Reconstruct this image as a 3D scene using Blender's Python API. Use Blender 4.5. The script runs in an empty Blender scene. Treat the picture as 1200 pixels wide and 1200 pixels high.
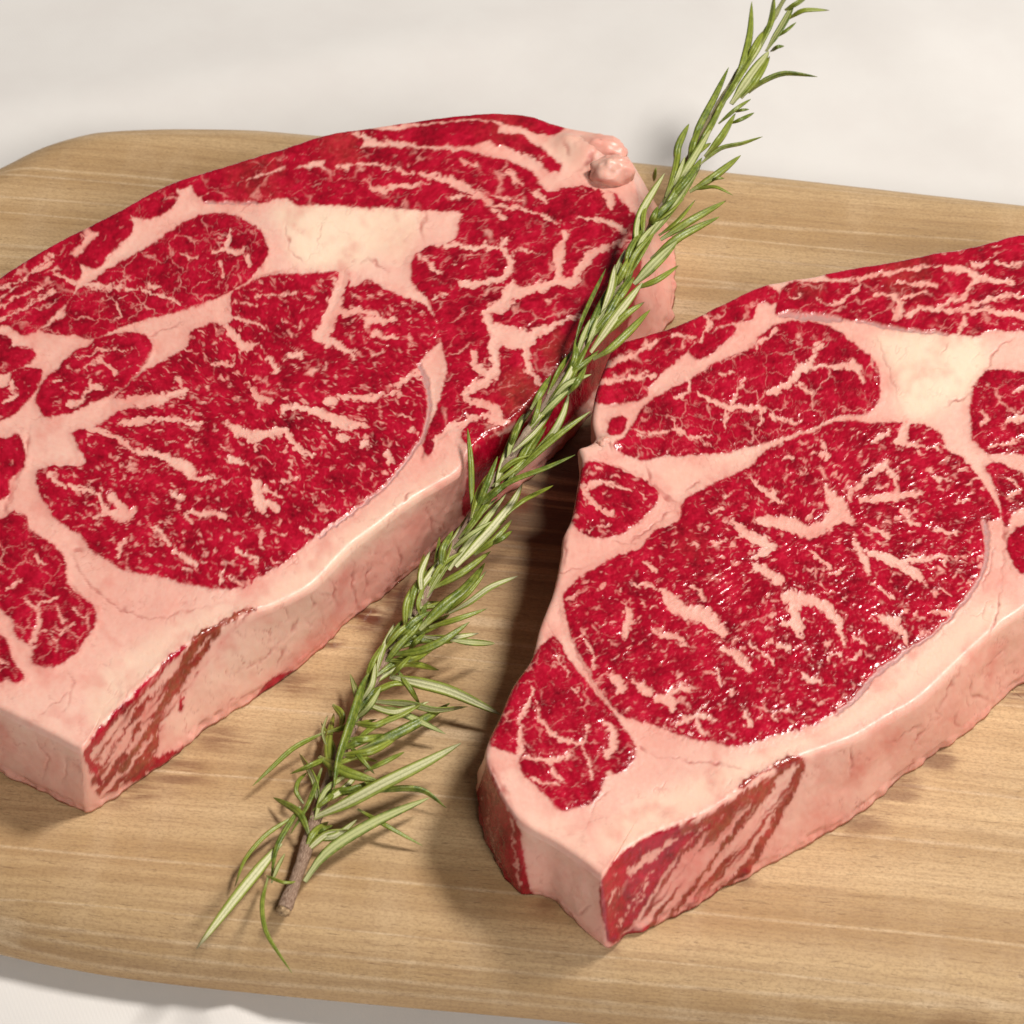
import bpy, math, random
import numpy as np
from mathutils import Vector

random.seed(7)
rng = np.random.default_rng(11)
scene = bpy.context.scene
COL = scene.collection

# ------------------------------------------------------------------ camera
BOARD_TOP = 0.024
ELEV = math.radians(48.0)
DIST = 0.78
FRAME = 0.290                       # metres across the picture at the aim point
AIM = Vector((0.0, 0.0, BOARD_TOP))
cam_d = bpy.data.cameras.new('camera')
cam = bpy.data.objects.new('camera', cam_d)
COL.objects.link(cam)
cam.location = AIM + Vector((0, -math.cos(ELEV), math.sin(ELEV))) * DIST
cam.rotation_euler = (math.pi / 2 - ELEV, 0, 0)
cam_d.sensor_width = 36.0
cam_d.lens = 36.0 * DIST / FRAME
cam_d.clip_start = 0.02
cam_d.clip_end = 50.0
cam_d.dof.use_dof = True
cam_d.dof.focus_distance = 0.765
cam_d.dof.aperture_fstop = 30.0
scene.camera = cam

# ------------------------------------------------------------------ light
world = bpy.data.worlds.new('World')
scene.world = world
world.use_nodes = True
bg = world.node_tree.nodes['Background']
bg.inputs['Color'].default_value = (1.0, 0.93, 0.86, 1)
bg.inputs['Strength'].default_value = 0.065


def area_light(name, loc, target, size, watts, col):
    ld = bpy.data.lights.new(name, 'AREA')
    ld.shape = 'DISK'
    ld.size = size
    ld.energy = watts
    ld.color = col
    o = bpy.data.objects.new(name, ld)
    o.location = loc
    o.rotation_euler = (Vector(target) - Vector(loc)).to_track_quat('-Z', 'Y').to_euler()
    COL.objects.link(o)
    return o


area_light('key_lamp', (1.08, 0.34, 1.95), (0.0, 0.02, 0.03), 0.42, 51.0, (1.0, 0.95, 0.885))
area_light('fill_lamp', (0.70, -1.60, 1.40), (0.0, 0.02, 0.03), 0.70, 26.0, (1.0, 0.95, 0.885))

scene.view_settings.view_transform = 'Standard'
scene.view_settings.look = 'None'
scene.view_settings.exposure = 0.0
scene.view_settings.gamma = 1.0
scene.view_settings.use_curve_mapping = False
scene.render.engine = 'CYCLES'
scene.cycles.use_denoising = True
scene.cycles.max_bounces = 6

# ------------------------------------------------------------------ surveying: photo position (1200 px) <-> place
FPX = 1200.0 * DIST / FRAME
CP = np.array(cam.location)
RX = np.array((1.0, 0, 0))
RUP = np.array((0, math.sin(ELEV), math.cos(ELEV)))
RF = np.array((0, math.cos(ELEV), -math.sin(ELEV)))


def at(u, v, z):
    """the point at height z that the photograph shows at (u, v)"""
    u = np.asarray(u, float); v = np.asarray(v, float); z = np.asarray(z, float)
    dx = (u - 600.0) / FPX
    dy = (600.0 - v) / FPX
    d = RF + dx[..., None] * RX + dy[..., None] * RUP
    t = (z - CP[2]) / d[..., 2]
    return CP + d * t[..., None]


def to_photo(P):
    q = P - CP
    depth = q @ RF
    return 600.0 + FPX * (q @ RX) / depth, 600.0 - FPX * (q @ RUP) / depth


# ------------------------------------------------------------------ numeric helpers
def hash3(i, j, k, seed=0):
    h = i.astype(np.uint32) * np.uint32(374761393) + j.astype(np.uint32) * np.uint32(668265263) + np.asarray(k).astype(np.uint32) * np.uint32(2246822519)
    h = h + np.uint32((seed * 974711 + 12345) & 0xffffffff)
    h = (h ^ (h >> np.uint32(13))) * np.uint32(1274126177)
    h = (h ^ (h >> np.uint32(16))) * np.uint32(2654435761)
    h = h ^ (h >> np.uint32(15))
    return (h & np.uint32(0xffff)).astype(np.float32) * np.float32(1 / 65535.0)


def vnoise(P, scale, seed=0, octaves=1):
    out = 0.0
    amp, tot = 1.0, 0.0
    for o in range(octaves):
        q = P * scale * (2 ** o) + 137.31 * (o + 1)
        i = np.floor(q).astype(np.int64)
        f = (q - i).astype(np.float32)
        f = f * f * (3 - 2 * f)
        i = i.astype(np.uint32)
        acc = 0.0
        for a in (0, 1):
            for b in (0, 1):
                for c in (0, 1):
                    w = (f[:, 0] if a else 1 - f[:, 0]) * (f[:, 1] if b else 1 - f[:, 1]) * (f[:, 2] if c else 1 - f[:, 2])
                    acc = acc + w * hash3(i[:, 0] + np.uint32(a), i[:, 1] + np.uint32(b), i[:, 2] + np.uint32(c), seed + o)
        out = out + amp * (acc - 0.5) * 2
        tot += amp
        amp *= 0.5
    return out / tot


def vn2(x, y, s, seed=0, octaves=1):
    """smooth 2-D gradient noise, about -1 .. 1"""
    out = 0.0
    amp, tot = 1.0, 0.0
    for o in range(octaves):
        k = s * (2 ** o)
        # each octave turned by its own angle
        t = 0.6 + 1.9 * o + seed * 0.37
        qx = (x * math.cos(t) - y * math.sin(t)) * k + 57.7 * (o + 1)
        qy = (x * math.sin(t) + y * math.cos(t)) * k + 23.1 * (o + 1)
        ix = np.floor(qx); iy = np.floor(qy)
        fx = (qx - ix).astype(np.float32); fy = (qy - iy).astype(np.float32)
        ix = ix.astype(np.int64).astype(np.uint32); iy = iy.astype(np.int64).astype(np.uint32)
        ux = fx * fx * fx * (fx * (fx * 6 - 15) + 10); uy = fy * fy * fy * (fy * (fy * 6 - 15) + 10)
        def corner(a, b):
            an = hash3(ix + np.uint32(a), iy + np.uint32(b), np.uint32(seed * 7 + 1), seed + o) * np.float32(6.2832)
            return np.cos(an) * (fx - a) + np.sin(an) * (fy - b)
        c00, c10, c01, c11 = corner(0, 0), corner(1, 0), corner(0, 1), corner(1, 1)
        v = (c00 * (1 - ux) + c10 * ux) * (1 - uy) + (c01 * (1 - ux) + c11 * ux) * uy
        out = out + amp * v * 1.5
        tot += amp * amp
        amp *= 0.55
    return out / math.sqrt(tot)


def worley_edge(x, y, seed=0):
    """distance to the border between scattered cells of unit size"""
    x = x.astype(np.float32); y = y.astype(np.float32)
    ix, iy = np.floor(x).astype(np.int64), np.floor(y).astype(np.int64)
    best = np.full(x.shape, 1e9); mx = np.zeros(x.shape); my = np.zeros(x.shape)
    z = np.zeros_like(ix)
    for a in (-1, 0, 1):
        for b in (-1, 0, 1):
            px = ix + a + hash3(ix + a, iy + b, z, seed) - x
            py = iy + b + hash3(ix + a, iy + b, z + 7, seed) - y
            dd = px * px + py * py
            m = dd < best
            best = np.where(m, dd, best); mx = np.where(m, px, mx); my = np.where(m, py, my)
    out = np.full(x.shape, 1e9)
    for a in (-2, -1, 0, 1, 2):
        for b in (-2, -1, 0, 1, 2):
            if abs(a) + abs(b) > 3:
                continue
            px = ix + a + hash3(ix + a, iy + b, z, seed) - x
            py = iy + b + hash3(ix + a, iy + b, z + 7, seed) - y
            ex, ey = px - mx, py - my
            L = np.hypot(ex, ey)
            dd = np.where(L > 1e-4, (0.5 * (px + mx) * ex + 0.5 * (py + my) * ey) / np.maximum(L, 1e-4), 1e9)
            out = np.minimum(out, dd)
    return out


def spline(pts, per=24, closed=False):
    P = np.asarray(pts, float)
    n = len(P)
    out = []
    rngi = range(n) if closed else range(n - 1)
    for i in rngi:
        if closed:
            p0, p1, p2, p3 = P[(i - 1) % n], P[i], P[(i + 1) % n], P[(i + 2) % n]
        else:
            p0, p1, p2, p3 = P[max(i - 1, 0)], P[i], P[i + 1], P[min(i + 2, n - 1)]
        t = (np.arange(per) / per)[:, None]
        m1 = (p2 - p0) * 0.42
        m2 = (p3 - p1) * 0.42
        out.append((2 * t**3 - 3 * t**2 + 1) * p1 + (t**3 - 2 * t**2 + t) * m1 + (-2 * t**3 + 3 * t**2) * p2 + (t**3 - t**2) * m2)
    if not closed:
        out.append(P[-1:])
    return np.concatenate(out)


def resample(P, n, closed, key=2):
    """even arc length in the first `key` columns"""
    Q = np.vstack([P, P[:1]]) if closed else P
    s = np.concatenate([[0], np.cumsum(np.linalg.norm(np.diff(Q[:, :key], axis=0), axis=1))])
    t = np.linspace(0, s[-1], n + 1)[:-1] if closed else np.linspace(0, s[-1], n)
    return np.stack([np.interp(t, s, Q[:, k]) for k in range(Q.shape[1])], 1)


def seg_dist(X, Y, a, b, wa=0.0, wb=0.0):
    ax, ay = a; bx, by = b
    dx, dy = bx - ax, by - ay
    L = dx * dx + dy * dy + 1e-9
    t = np.clip(((X - ax) * dx + (Y - ay) * dy) / L, 0, 1)
    return np.hypot(X - ax - t * dx, Y - ay - t * dy) - (wa + (wb - wa) * t)


def poly_sdf(X, Y, poly, margin=24.0):
    """+ inside"""
    poly = spline(poly, 5, True)
    out = np.full(X.shape, -margin, np.float32)
    lo = poly.min(0) - margin; hi = poly.max(0) + margin
    m = np.nonzero((X > lo[0]) & (X < hi[0]) & (Y > lo[1]) & (Y < hi[1]))[0]
    x, y = X[m], Y[m]
    d = np.full(x.shape, 1e9, np.float32)
    ins = np.zeros(x.shape, bool)
    n = len(poly)
    for i in range(n):
        a, b = poly[i], poly[(i + 1) % n]
        d = np.minimum(d, seg_dist(x, y, a, b))
        if a[1] != b[1]:
            c = (a[1] > y) != (b[1] > y)
            ins ^= c & (x < (b[0] - a[0]) * (y - a[1]) / (b[1] - a[1]) + a[0])
    out[m] = np.maximum(np.where(ins, d, -d), -margin)
    return out


def line_dist(X, Y, pts, wid, out, margin=14.0):
    """running minimum of the distance to a tapering line (negative inside)"""
    if np.isscalar(wid):
        wid = [wid] * len(pts)
    wid = [float(q) for q in wid] + [wid[-1]] * (len(pts) - len(wid))
    Q = np.column_stack([np.asarray(pts, float), wid])
    if len(pts) > 2:
        Q = spline(Q, 4)
    lo = Q[:, :2].min(0) - margin - max(wid); hi = Q[:, :2].max(0) + margin + max(wid)
    m = np.nonzero((X > lo[0]) & (X < hi[0]) & (Y > lo[1]) & (Y < hi[1]))[0]
    if not len(m):
        return
    x, y = X[m], Y[m]
    d = out[m]
    for i in range(len(Q) - 1):
        d = np.minimum(d, seg_dist(x, y, Q[i, :2], Q[i + 1, :2], Q[i, 2], Q[i + 1, 2]))
    out[m] = d


def sstep(a, b, x):
    t = np.clip((x - a) / (b - a), 0, 1)
    return t * t * (3 - 2 * t)


# ------------------------------------------------------------------ node helpers
class G:
    def __init__(self, mat):
        mat.use_nodes = True
        self.t = mat.node_tree
        self.t.nodes.clear()
        self.out = self.n('ShaderNodeOutputMaterial')
        self.b = self.n('ShaderNodeBsdfPrincipled')
        self.l(self.b.outputs[0], self.out.inputs['Surface'])

    def n(self, typ, **kw):
        nd = self.t.nodes.new(typ)
        for k, v in kw.items():
            setattr(nd, k, v)
        return nd

    def l(self, a, b):
        self.t.links.new(a, b)

    def put(self, sock, v):
        if isinstance(v, bpy.types.NodeSocket):
            self.l(v, sock)
        elif v is not None:
            if isinstance(v, (tuple, list)) and sock.type == 'RGBA' and len(v) == 3:
                v = (*v, 1)
            sock.default_value = v

    def math(self, op, a, b=None, c=None, clamp=False):
        nd = self.n('ShaderNodeMath', operation=op, use_clamp=clamp)
        for i, v in enumerate((a, b, c)):
            if v is not None:
                self.put(nd.inputs[i], v)
        return nd.outputs[0]

    def vmath(self, op, a, b=None):
        nd = self.n('ShaderNodeVectorMath', operation=op)
        self.put(nd.inputs[0], a)
        if b is not None:
            self.put(nd.inputs['Scale'] if op == 'SCALE' else nd.inputs[1], b)
        return nd.outputs[0]

    def attr(self, name, out='Fac'):
        nd = self.n('ShaderNodeAttribute', attribute_name=name)
        return nd.outputs[out]

    def noise(self, vec, scale=1.0, detail=2.0, rough=0.5, out='Fac', dist=0.0, dim='3D'):
        nd = self.n('ShaderNodeTexNoise', noise_dimensions=dim)
        self.put(nd.inputs['Vector'], vec)
        nd.inputs['Scale'].default_value = scale
        nd.inputs['Detail'].default_value = detail
        nd.inputs['Roughness'].default_value = rough
        nd.inputs['Distortion'].default_value = dist
        return nd.outputs[out]

    def voro(self, vec, scale=1.0, feature='DISTANCE_TO_EDGE', out='Distance', rand=1.0):
        nd = self.n('ShaderNodeTexVoronoi', feature=feature)
        self.put(nd.inputs['Vector'], vec)
        nd.inputs['Scale'].default_value = scale
        nd.inputs['Randomness'].default_value = rand
        return nd.outputs[out]

    def remap(self, x, a, b, lo=0.0, hi=1.0, smooth=True):
        nd = self.n('ShaderNodeMapRange', interpolation_type='SMOOTHSTEP' if smooth else 'LINEAR')
        self.put(nd.inputs['Value'], x)
        self.put(nd.inputs['From Min'], a)
        self.put(nd.inputs['From Max'], b)
        self.put(nd.inputs['To Min'], lo)
        self.put(nd.inputs['To Max'], hi)
        return nd.outputs[0]

    def mix(self, f, a, b, mode='MIX'):
        nd = self.n('ShaderNodeMix', data_type='RGBA', blend_type=mode)
        self.put(nd.inputs[0], f)
        self.put(nd.inputs[6], a)
        self.put(nd.inputs[7], b)
        return nd.outputs[2]

    def fmix(self, f, a, b):
        nd = self.n('ShaderNodeMix', data_type='FLOAT')
        self.put(nd.inputs[0], f)
        self.put(nd.inputs[2], a)
        self.put(nd.inputs[3], b)
        return nd.outputs[0]

    def mapping(self, vec, loc=(0, 0, 0), rot=(0, 0, 0), scale=(1, 1, 1)):
        nd = self.n('ShaderNodeMapping')
        self.put(nd.inputs['Vector'], vec)
        nd.inputs['Location'].default_value = loc
        nd.inputs['Rotation'].default_value = rot
        nd.inputs['Scale'].default_value = scale
        return nd.outputs[0]

    def bump(self, h, strength, dist, normal=None):
        nd = self.n('ShaderNodeBump')
        nd.inputs['Strength'].default_value = strength
        nd.inputs['Distance'].default_value = dist
        self.put(nd.inputs['Height'], h)
        if normal is not None:
            self.l(normal, nd.inputs['Normal'])
        return nd.outputs[0]

    def coords(self, which='Object'):
        return self.n('ShaderNodeTexCoord').outputs[which]


# ------------------------------------------------------------------ materials
LEAN_DARK = (0.120, 0.0010, 0.0058)
LEAN_MID = (0.365, 0.0026, 0.0185)
LEAN_BRIGHT = (0.580, 0.0100, 0.0420)
FAT_LIGHT = (0.820, 0.515, 0.420)
FAT_PINK = (0.780, 0.365, 0.295)


def make_meat_material():
    mat = bpy.data.materials.new('raw_beef')
    g = G(mat)
    lean = g.attr('lean')
    tone = g.attr('tone')
    aged = g.attr('aged')
    P = g.coords('Object')
    c1 = g.mix(g.remap(tone, 0.0, 0.5, smooth=False), LEAN_DARK, LEAN_MID)
    c1 = g.mix(g.remap(tone, 0.5, 1.0, smooth=False), c1, LEAN_BRIGHT)
    c1 = g.mix(aged, c1, g.mix(tone, (0.130, 0.024, 0.011), (0.38, 0.12, 0.055)))
    f1 = g.mix(g.attr('mottle'), FAT_LIGHT, FAT_PINK)
    f1 = g.mix(g.attr('cream'), f1, (0.86, 0.650, 0.495))
    f1 = g.mix(g.attr('blush'), f1, (0.66, 0.21, 0.17))
    f1 = g.mix(g.attr('crease'), f1, (0.42, 0.085, 0.07))
    f1 = g.mix(g.attr('skin'), f1, (0.36, 0.20, 0.205))
    f1 = g.mix(g.attr('stain'), f1, (0.70, 0.20, 0.18))
    g.put(g.b.inputs['Base Color'], g.mix(lean, f1, c1))
    g.put(g.b.inputs['Roughness'], g.attr('rough'))
    g.put(g.b.inputs['Specular IOR Level'], g.fmix(lean, 0.42, 0.50))
    n = g.noise(P, 1150.0, 1.0, 0.6)
    g.put(g.b.inputs['Normal'], g.bump(g.math('MULTIPLY', n, g.fmix(lean, 0.16, 1.0)), 0.27, 0.0005))
    g.put(g.b.inputs['Subsurface Weight'], g.fmix(lean, 0.40, 0.0))
    g.b.inputs['Subsurface Radius'].default_value = (1.0, 0.45, 0.32)
    g.b.inputs['Subsurface Scale'].default_value = 0.0014
    return mat


def make_wood_material():
    mat = bpy.data.materials.new('board_wood')
    g = G(mat)
    P = g.coords('Object')
    # slow waviness of the grain
    wob = g.noise(g.mapping(P, scale=(4.0, 5.0, 1)), 1.0, 2.0, 0.5, 'Color')
    Pw = g.vmath('ADD', P, g.vmath('MULTIPLY', g.vmath('SUBTRACT', wob, (0.5, 0.5, 0.5)), (0.0, 0.012, 0.004)))
    # the knot between the steaks bends the grain
    KX, KY = 0.016, 0.018
    sep = g.n('ShaderNodeSeparateXYZ'); g.l(Pw, sep.inputs[0])
    kx = g.math('MULTIPLY', g.math('SUBTRACT', sep.outputs[0], KX), 55.0)
    ky = g.math('MULTIPLY', g.math('SUBTRACT', sep.outputs[1], KY), 110.0)
    kr = g.math('ADD', g.math('MULTIPLY', kx, kx), g.math('MULTIPLY', ky, ky))
    kf = g.math('POWER', 2.718, g.math('MULTIPLY', kr, -0.5))
    comb = g.n('ShaderNodeCombineXYZ')
    g.l(sep.outputs[0], comb.inputs[0])
    g.l(g.math('ADD', sep.outputs[1], g.math('MULTIPLY', kf, 0.012)), comb.inputs[1])
    g.l(sep.outputs[2], comb.inputs[2])
    Pk = comb.outputs[0]
    band = g.noise(g.mapping(Pk, scale=(1.2, 42.0, 42.0)), 1.0, 3.0, 0.6)
    streak = g.noise(g.mapping(Pk, scale=(6.0, 330.0, 330.0)), 1.0, 3.0, 0.65)
    fine = g.noise(g.mapping(Pk, scale=(70.0, 1500.0, 1500.0)), 1.0, 2.0, 0.6)
    pores = g.noise(g.mapping(Pk, scale=(260.0, 1900.0, 1900.0)), 1.0, 2.0, 0.5)
    ring = g.noise(g.mapping(Pk, loc=(3, 1, 0), scale=(0.7, 62.0, 62.0)), 1.0, 1.0, 0.5)
    ringl = g.math('SUBTRACT', 1.0, g.remap(g.math('ABSOLUTE', g.math('SUBTRACT', ring, 0.5)), 0.0, 0.022))
    chat = g.noise(g.mapping(P, rot=(0, 0, 0.5), scale=(90.0, 26.0, 40.0)), 1.0, 2.0, 0.5)
    grit = g.noise(g.mapping(P, scale=(1000.0, 1700.0, 1700.0)), 1.0, 2.0, 0.75)
    c = g.mix(g.remap(band, 0.30, 0.70), (0.440, 0.278, 0.132), (0.640, 0.450, 0.248))
    c = g.mix(g.remap(streak, 0.36, 0.70, 0.0, 0.42), c, (0.315, 0.182, 0.082))
    c = g.mix(g.math('MULTIPLY', ringl, g.remap(chat, 0.35, 0.65, 0.40, 0.80)), c, (0.66, 0.49, 0.31))
    c = g.mix(g.remap(chat, 0.45, 0.75, 0.0, 0.25), c, (0.62, 0.45, 0.275))
    c = g.mix(g.remap(fine, 0.42, 0.74, 0.0, 0.36), c, (0.300, 0.178, 0.095))
    c = g.mix(g.remap(grit, 0.42, 0.68, 0.0, 0.40), c, (0.260, 0.148, 0.072))
    c = g.mix(g.remap(pores, 0.62, 0.76, 0.0, 0.45), c, (0.16, 0.085, 0.045))
    # brown wood streaks through the middle, darkened to paint in shade between the steaks
    heart_shade = g.math('MULTIPLY', g.remap(g.math('ABSOLUTE', g.math('SUBTRACT', sep.outputs[1], 0.012)), 0.018, 0.060, 1.0, 0.0),
                   g.remap(g.noise(g.mapping(Pk, scale=(7.0, 150.0, 150.0)), 1.0, 3.0, 0.6), 0.28, 0.58))
    c = g.mix(g.math('MULTIPLY', heart_shade, 0.85), c, (0.085, 0.040, 0.021))
    c = g.mix(g.math('MULTIPLY', g.remap(kr, 0.25, 1.6, 1.0, 0.0), 0.55), c, (0.085, 0.045, 0.027))
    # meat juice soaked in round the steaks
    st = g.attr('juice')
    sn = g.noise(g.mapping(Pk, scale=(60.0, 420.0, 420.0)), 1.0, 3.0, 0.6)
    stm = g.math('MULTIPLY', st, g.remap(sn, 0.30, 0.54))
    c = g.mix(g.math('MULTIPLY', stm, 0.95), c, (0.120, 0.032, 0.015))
    g.put(g.b.inputs['Base Color'], c)
    wet = g.attr('wet')
    g.put(g.b.inputs['Roughness'], g.fmix(wet, g.math('ADD', 0.46, g.math('MULTIPLY', streak, 0.15)), 0.12))
    g.b.inputs['Specular IOR Level'].default_value = 0.35
    h = g.math('SUBTRACT', g.math('ADD', g.math('MULTIPLY', fine, 0.5), g.math('MULTIPLY', streak, 0.4)), g.math('MULTIPLY', g.remap(pores, 0.58, 0.74), 0.7))
    g.put(g.b.inputs['Normal'], g.bump(h, 0.35, 0.0004))
    return mat


def make_cloth_material():
    mat = bpy.data.materials.new('white_cloth')
    g = G(mat)
    P = g.coords('Object')
    w1 = g.n('ShaderNodeTexWave', wave_type='BANDS', bands_direction='DIAGONAL')
    g.put(w1.inputs['Vector'], g.mapping(P, rot=(0, 0, 0.35), scale=(420, 420, 0)))
    w1.inputs['Scale'].default_value = 1.0
    w1.inputs['Distortion'].default_value = 0.6
    w2 = g.n('ShaderNodeTexWave', wave_type='BANDS', bands_direction='X')
    g.put(w2.inputs['Vector'], g.mapping(P, rot=(0, 0, 0.1), scale=(500, 500, 0)))
    w2.inputs['Scale'].default_value = 1.0
    n = g.noise(P, 30.0, 4.0, 0.6)
    c = g.mix(g.remap(n, 0.3, 0.7), (0.70, 0.68, 0.66), (0.675, 0.65, 0.63))
    g.put(g.b.inputs['Base Color'], c)
    g.b.inputs['Roughness'].default_value = 0.9
    g.b.inputs['Specular IOR Level'].default_value = 0.15
    g.b.inputs['Sheen Weight'].default_value = 0.15
    h = g.math('ADD', w1.outputs['Fac'], g.math('MULTIPLY', w2.outputs['Fac'], 0.6))
    g.put(g.b.inputs['Normal'], g.bump(h, 0.07, 0.0002))
    return mat


def make_leaf_material():
    mat = bpy.data.materials.new('rosemary_leaf')
    g = G(mat)
    P = g.coords('Object')
    r = g.n('ShaderNodeObjectInfo').outputs['Random']
    tip = g.attr('along'); ac = g.attr('across'); under = g.attr('under')
    n = g.noise(P, 420.0, 2.0, 0.6)
    n2 = g.noise(P, 2200.0, 1.0, 0.6)
    c = g.mix(r, (0.075, 0.120, 0.010), (0.225, 0.265, 0.026))
    c = g.mix(g.remap(n, 0.35, 0.7, 0.0, 0.7), c, (0.275, 0.315, 0.045))
    c = g.mix(g.remap(ac, 0.0, 0.16, 0.55, 0.0), c, (0.030, 0.055, 0.010))
    c = g.mix(g.remap(n2, 0.55, 0.75, 0.0, 0.35), c, (0.34, 0.37, 0.13))
    p = g.mix(r, (0.36, 0.385, 0.14), (0.58, 0.56, 0.34))
    p = g.mix(g.remap(n2, 0.5, 0.75, 0.0, 0.5), p, (0.26, 0.28, 0.11))
    p = g.mix(g.remap(ac, 0.0, 0.14, 0.6, 0.0), p, (0.20, 0.22, 0.075))
    inner = g.remap(ac, 0.50, 0.64, 1.0, 0.0)
    c = g.mix(g.math('MULTIPLY', under, inner), c, p)
    c = g.mix(g.remap(tip, 0.0, 0.18, 0.38, 0.0), c, (0.46, 0.44, 0.25))
    brown = g.math('MULTIPLY', g.remap(tip, 0.82, 1.0), g.remap(r, 0.62, 0.9))
    c = g.mix(g.math('MULTIPLY', brown, 0.8), c, (0.075, 0.045, 0.022))
    g.put(g.b.inputs['Base Color'], c)
    g.put(g.b.inputs['Roughness'], g.fmix(under, 0.38, 0.62))
    g.put(g.b.inputs['Normal'], g.bump(n2, 0.5, 0.0002))
    return mat


def make_stem_material():
    mat = bpy.data.materials.new('rosemary_bark')
    g = G(mat)
    al = g.attr('along')
    ring = g.attr('plan', 'Vector')
    n = g.noise(g.mapping(ring, scale=(7.0, 420.0, 1.0)), 1.0, 3.0, 0.65)
    c = g.mix(g.remap(n, 0.35, 0.7), (0.19, 0.105, 0.062), (0.52, 0.36, 0.265))
    up = g.mix(g.remap(n, 0.3, 0.7), (0.40, 0.25, 0.19), (0.56, 0.44, 0.31))
    c = g.mix(g.remap(al, 0.20, 0.42), c, up)
    c = g.mix(g.remap(al, 0.60, 0.95), c, (0.30, 0.32, 0.11))
    g.put(g.b.inputs['Base Color'], c)
    g.b.inputs['Roughness'].default_value = 0.7
    g.put(g.b.inputs['Normal'], g.bump(n, 0.9, 0.0006))
    return mat


def make_cut_material():
    mat = bpy.data.materials.new('cut_wood')
    g = G(mat)
    n = g.noise(g.coords('Object'), 900.0, 3.0, 0.6)
    g.put(g.b.inputs['Base Color'], g.mix(g.remap(n, 0.35, 0.7), (0.20, 0.11, 0.05), (0.58, 0.40, 0.22)))
    g.b.inputs['Roughness'].default_value = 0.6
    g.put(g.b.inputs['Normal'], g.bump(n, 1.0, 0.001))
    return mat


MEAT = make_meat_material()
WOOD = make_wood_material()
CLOTH = make_cloth_material()
LEAF = make_leaf_material()
BARK = make_stem_material()
CUT = make_cut_material()


# ------------------------------------------------------------------ mesh helpers
def mesh_object(name, V, F, mat, parent=None, attrs=None, normals=None, smooth=True):
    V = np.asarray(V, np.float32); F = np.asarray(F, np.int32)
    me = bpy.data.meshes.new(name)
    me.vertices.add(len(V))
    me.vertices.foreach_set('co', V.ravel())
    k = F.shape[1]
    me.loops.add(F.size)
    me.loops.foreach_set('vertex_index', F.ravel())
    me.polygons.add(len(F))
    me.polygons.foreach_set('loop_start', np.arange(0, F.size, k, dtype=np.int32))
    me.update(calc_edges=True)
    if smooth:
        me.shade_smooth()
    for nm, arr in (attrs or {}).items():
        arr = np.asarray(arr, np.float32)
        if arr.ndim == 2:
            a = me.attributes.new(nm, 'FLOAT_VECTOR', 'POINT'); a.data.foreach_set('vector', arr.ravel())
        else:
            a = me.attributes.new(nm, 'FLOAT', 'POINT'); a.data.foreach_set('value', arr)
    if normals is not None:
        me.normals_split_custom_set_from_vertices(np.asarray(normals, np.float32).tolist())
    for m in (mat if isinstance(mat, (list, tuple)) else [mat]):
        me.materials.append(m)
    o = bpy.data.objects.new(name, me)
    COL.objects.link(o)
    if parent is not None:
        o.parent = parent
    return o


def empty(name, label, cat, group=None, loc=(0, 0, 0)):
    o = bpy.data.objects.new(name, None)
    o.empty_display_size = 0.02
    o.location = loc
    COL.objects.link(o)
    o['label'] = label
    o['category'] = cat
    if group:
        o['group'] = group
    return o


# ------------------------------------------------------------------ table cloth
def build_cloth():
    x = np.linspace(-0.9, 0.9, 190); y = np.linspace(-0.6, 1.5, 220)
    X, Y = np.meshgrid(x, y)
    P = np.column_stack([X.ravel(), Y.ravel(), np.zeros(X.size)])
    z = 0.0008 * vnoise(P, 9.0, 3, 2)
    # a few soft folds lying across the cloth
    def fold(px, py, ang, wid, hgt, length):
        c, s = math.cos(ang), math.sin(ang)
        u = (P[:, 0] - px) * c + (P[:, 1] - py) * s
        v = -(P[:, 0] - px) * s + (P[:, 1] - py) * c + 0.01 * np.sin(u * 14)
        return hgt * np.exp(-(v / wid) ** 2) * np.exp(-(u / length) ** 2)
    a = at(120, 112, 0.0)
    z += fold(a[0], a[1], 0.35, 0.012, 0.0022, 0.16)
    a = at(1080, 60, 0.0)
    z += fold(a[0], a[1], -0.95, 0.018, 0.0030, 0.22)
    a = at(600, 60, 0.0)
    z += fold(a[0], a[1], 0.12, 0.03, 0.003, 0.3)
    a = at(275, 1195, 0.0)
    z += fold(a[0], a[1], 2.2, 0.006, 0.0040, 0.05)
    a = at(60, 1190, 0.0)
    z += fold(a[0], a[1], -0.3, 0.012, 0.0018, 0.10)
    z = z - z.max() * 0.0
    V = np.column_stack([P[:, :2], z - 0.0035])
    nx, ny = len(x), len(y)
    i = np.arange(ny - 1)[:, None] * nx + np.arange(nx - 1)[None, :]
    i = i.ravel()
    F = np.column_stack([i, i + 1, i + nx + 1, i + nx])
    o = mesh_object('table_cloth', V, F, CLOTH)
    o['kind'] = 'structure'
    o['label'] = 'white woven cloth with soft folds under the board'
    return o


build_cloth()

# ------------------------------------------------------------------ cutting board
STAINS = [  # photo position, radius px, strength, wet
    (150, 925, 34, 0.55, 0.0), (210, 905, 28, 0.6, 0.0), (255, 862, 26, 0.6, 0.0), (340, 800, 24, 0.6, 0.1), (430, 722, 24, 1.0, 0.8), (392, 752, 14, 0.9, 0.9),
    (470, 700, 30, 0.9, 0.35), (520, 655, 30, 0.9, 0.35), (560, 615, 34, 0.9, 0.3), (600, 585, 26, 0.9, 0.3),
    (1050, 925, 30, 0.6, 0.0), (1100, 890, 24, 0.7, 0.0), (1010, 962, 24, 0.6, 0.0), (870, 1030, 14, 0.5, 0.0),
    (640, 1060, 16, 0.5, 0.0), (720, 1108, 10, 0.5, 0.0), (1200, 808, 24, 0.7, 0.0), (1130, 1190, 30, 0.35, 0.0)]


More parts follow.
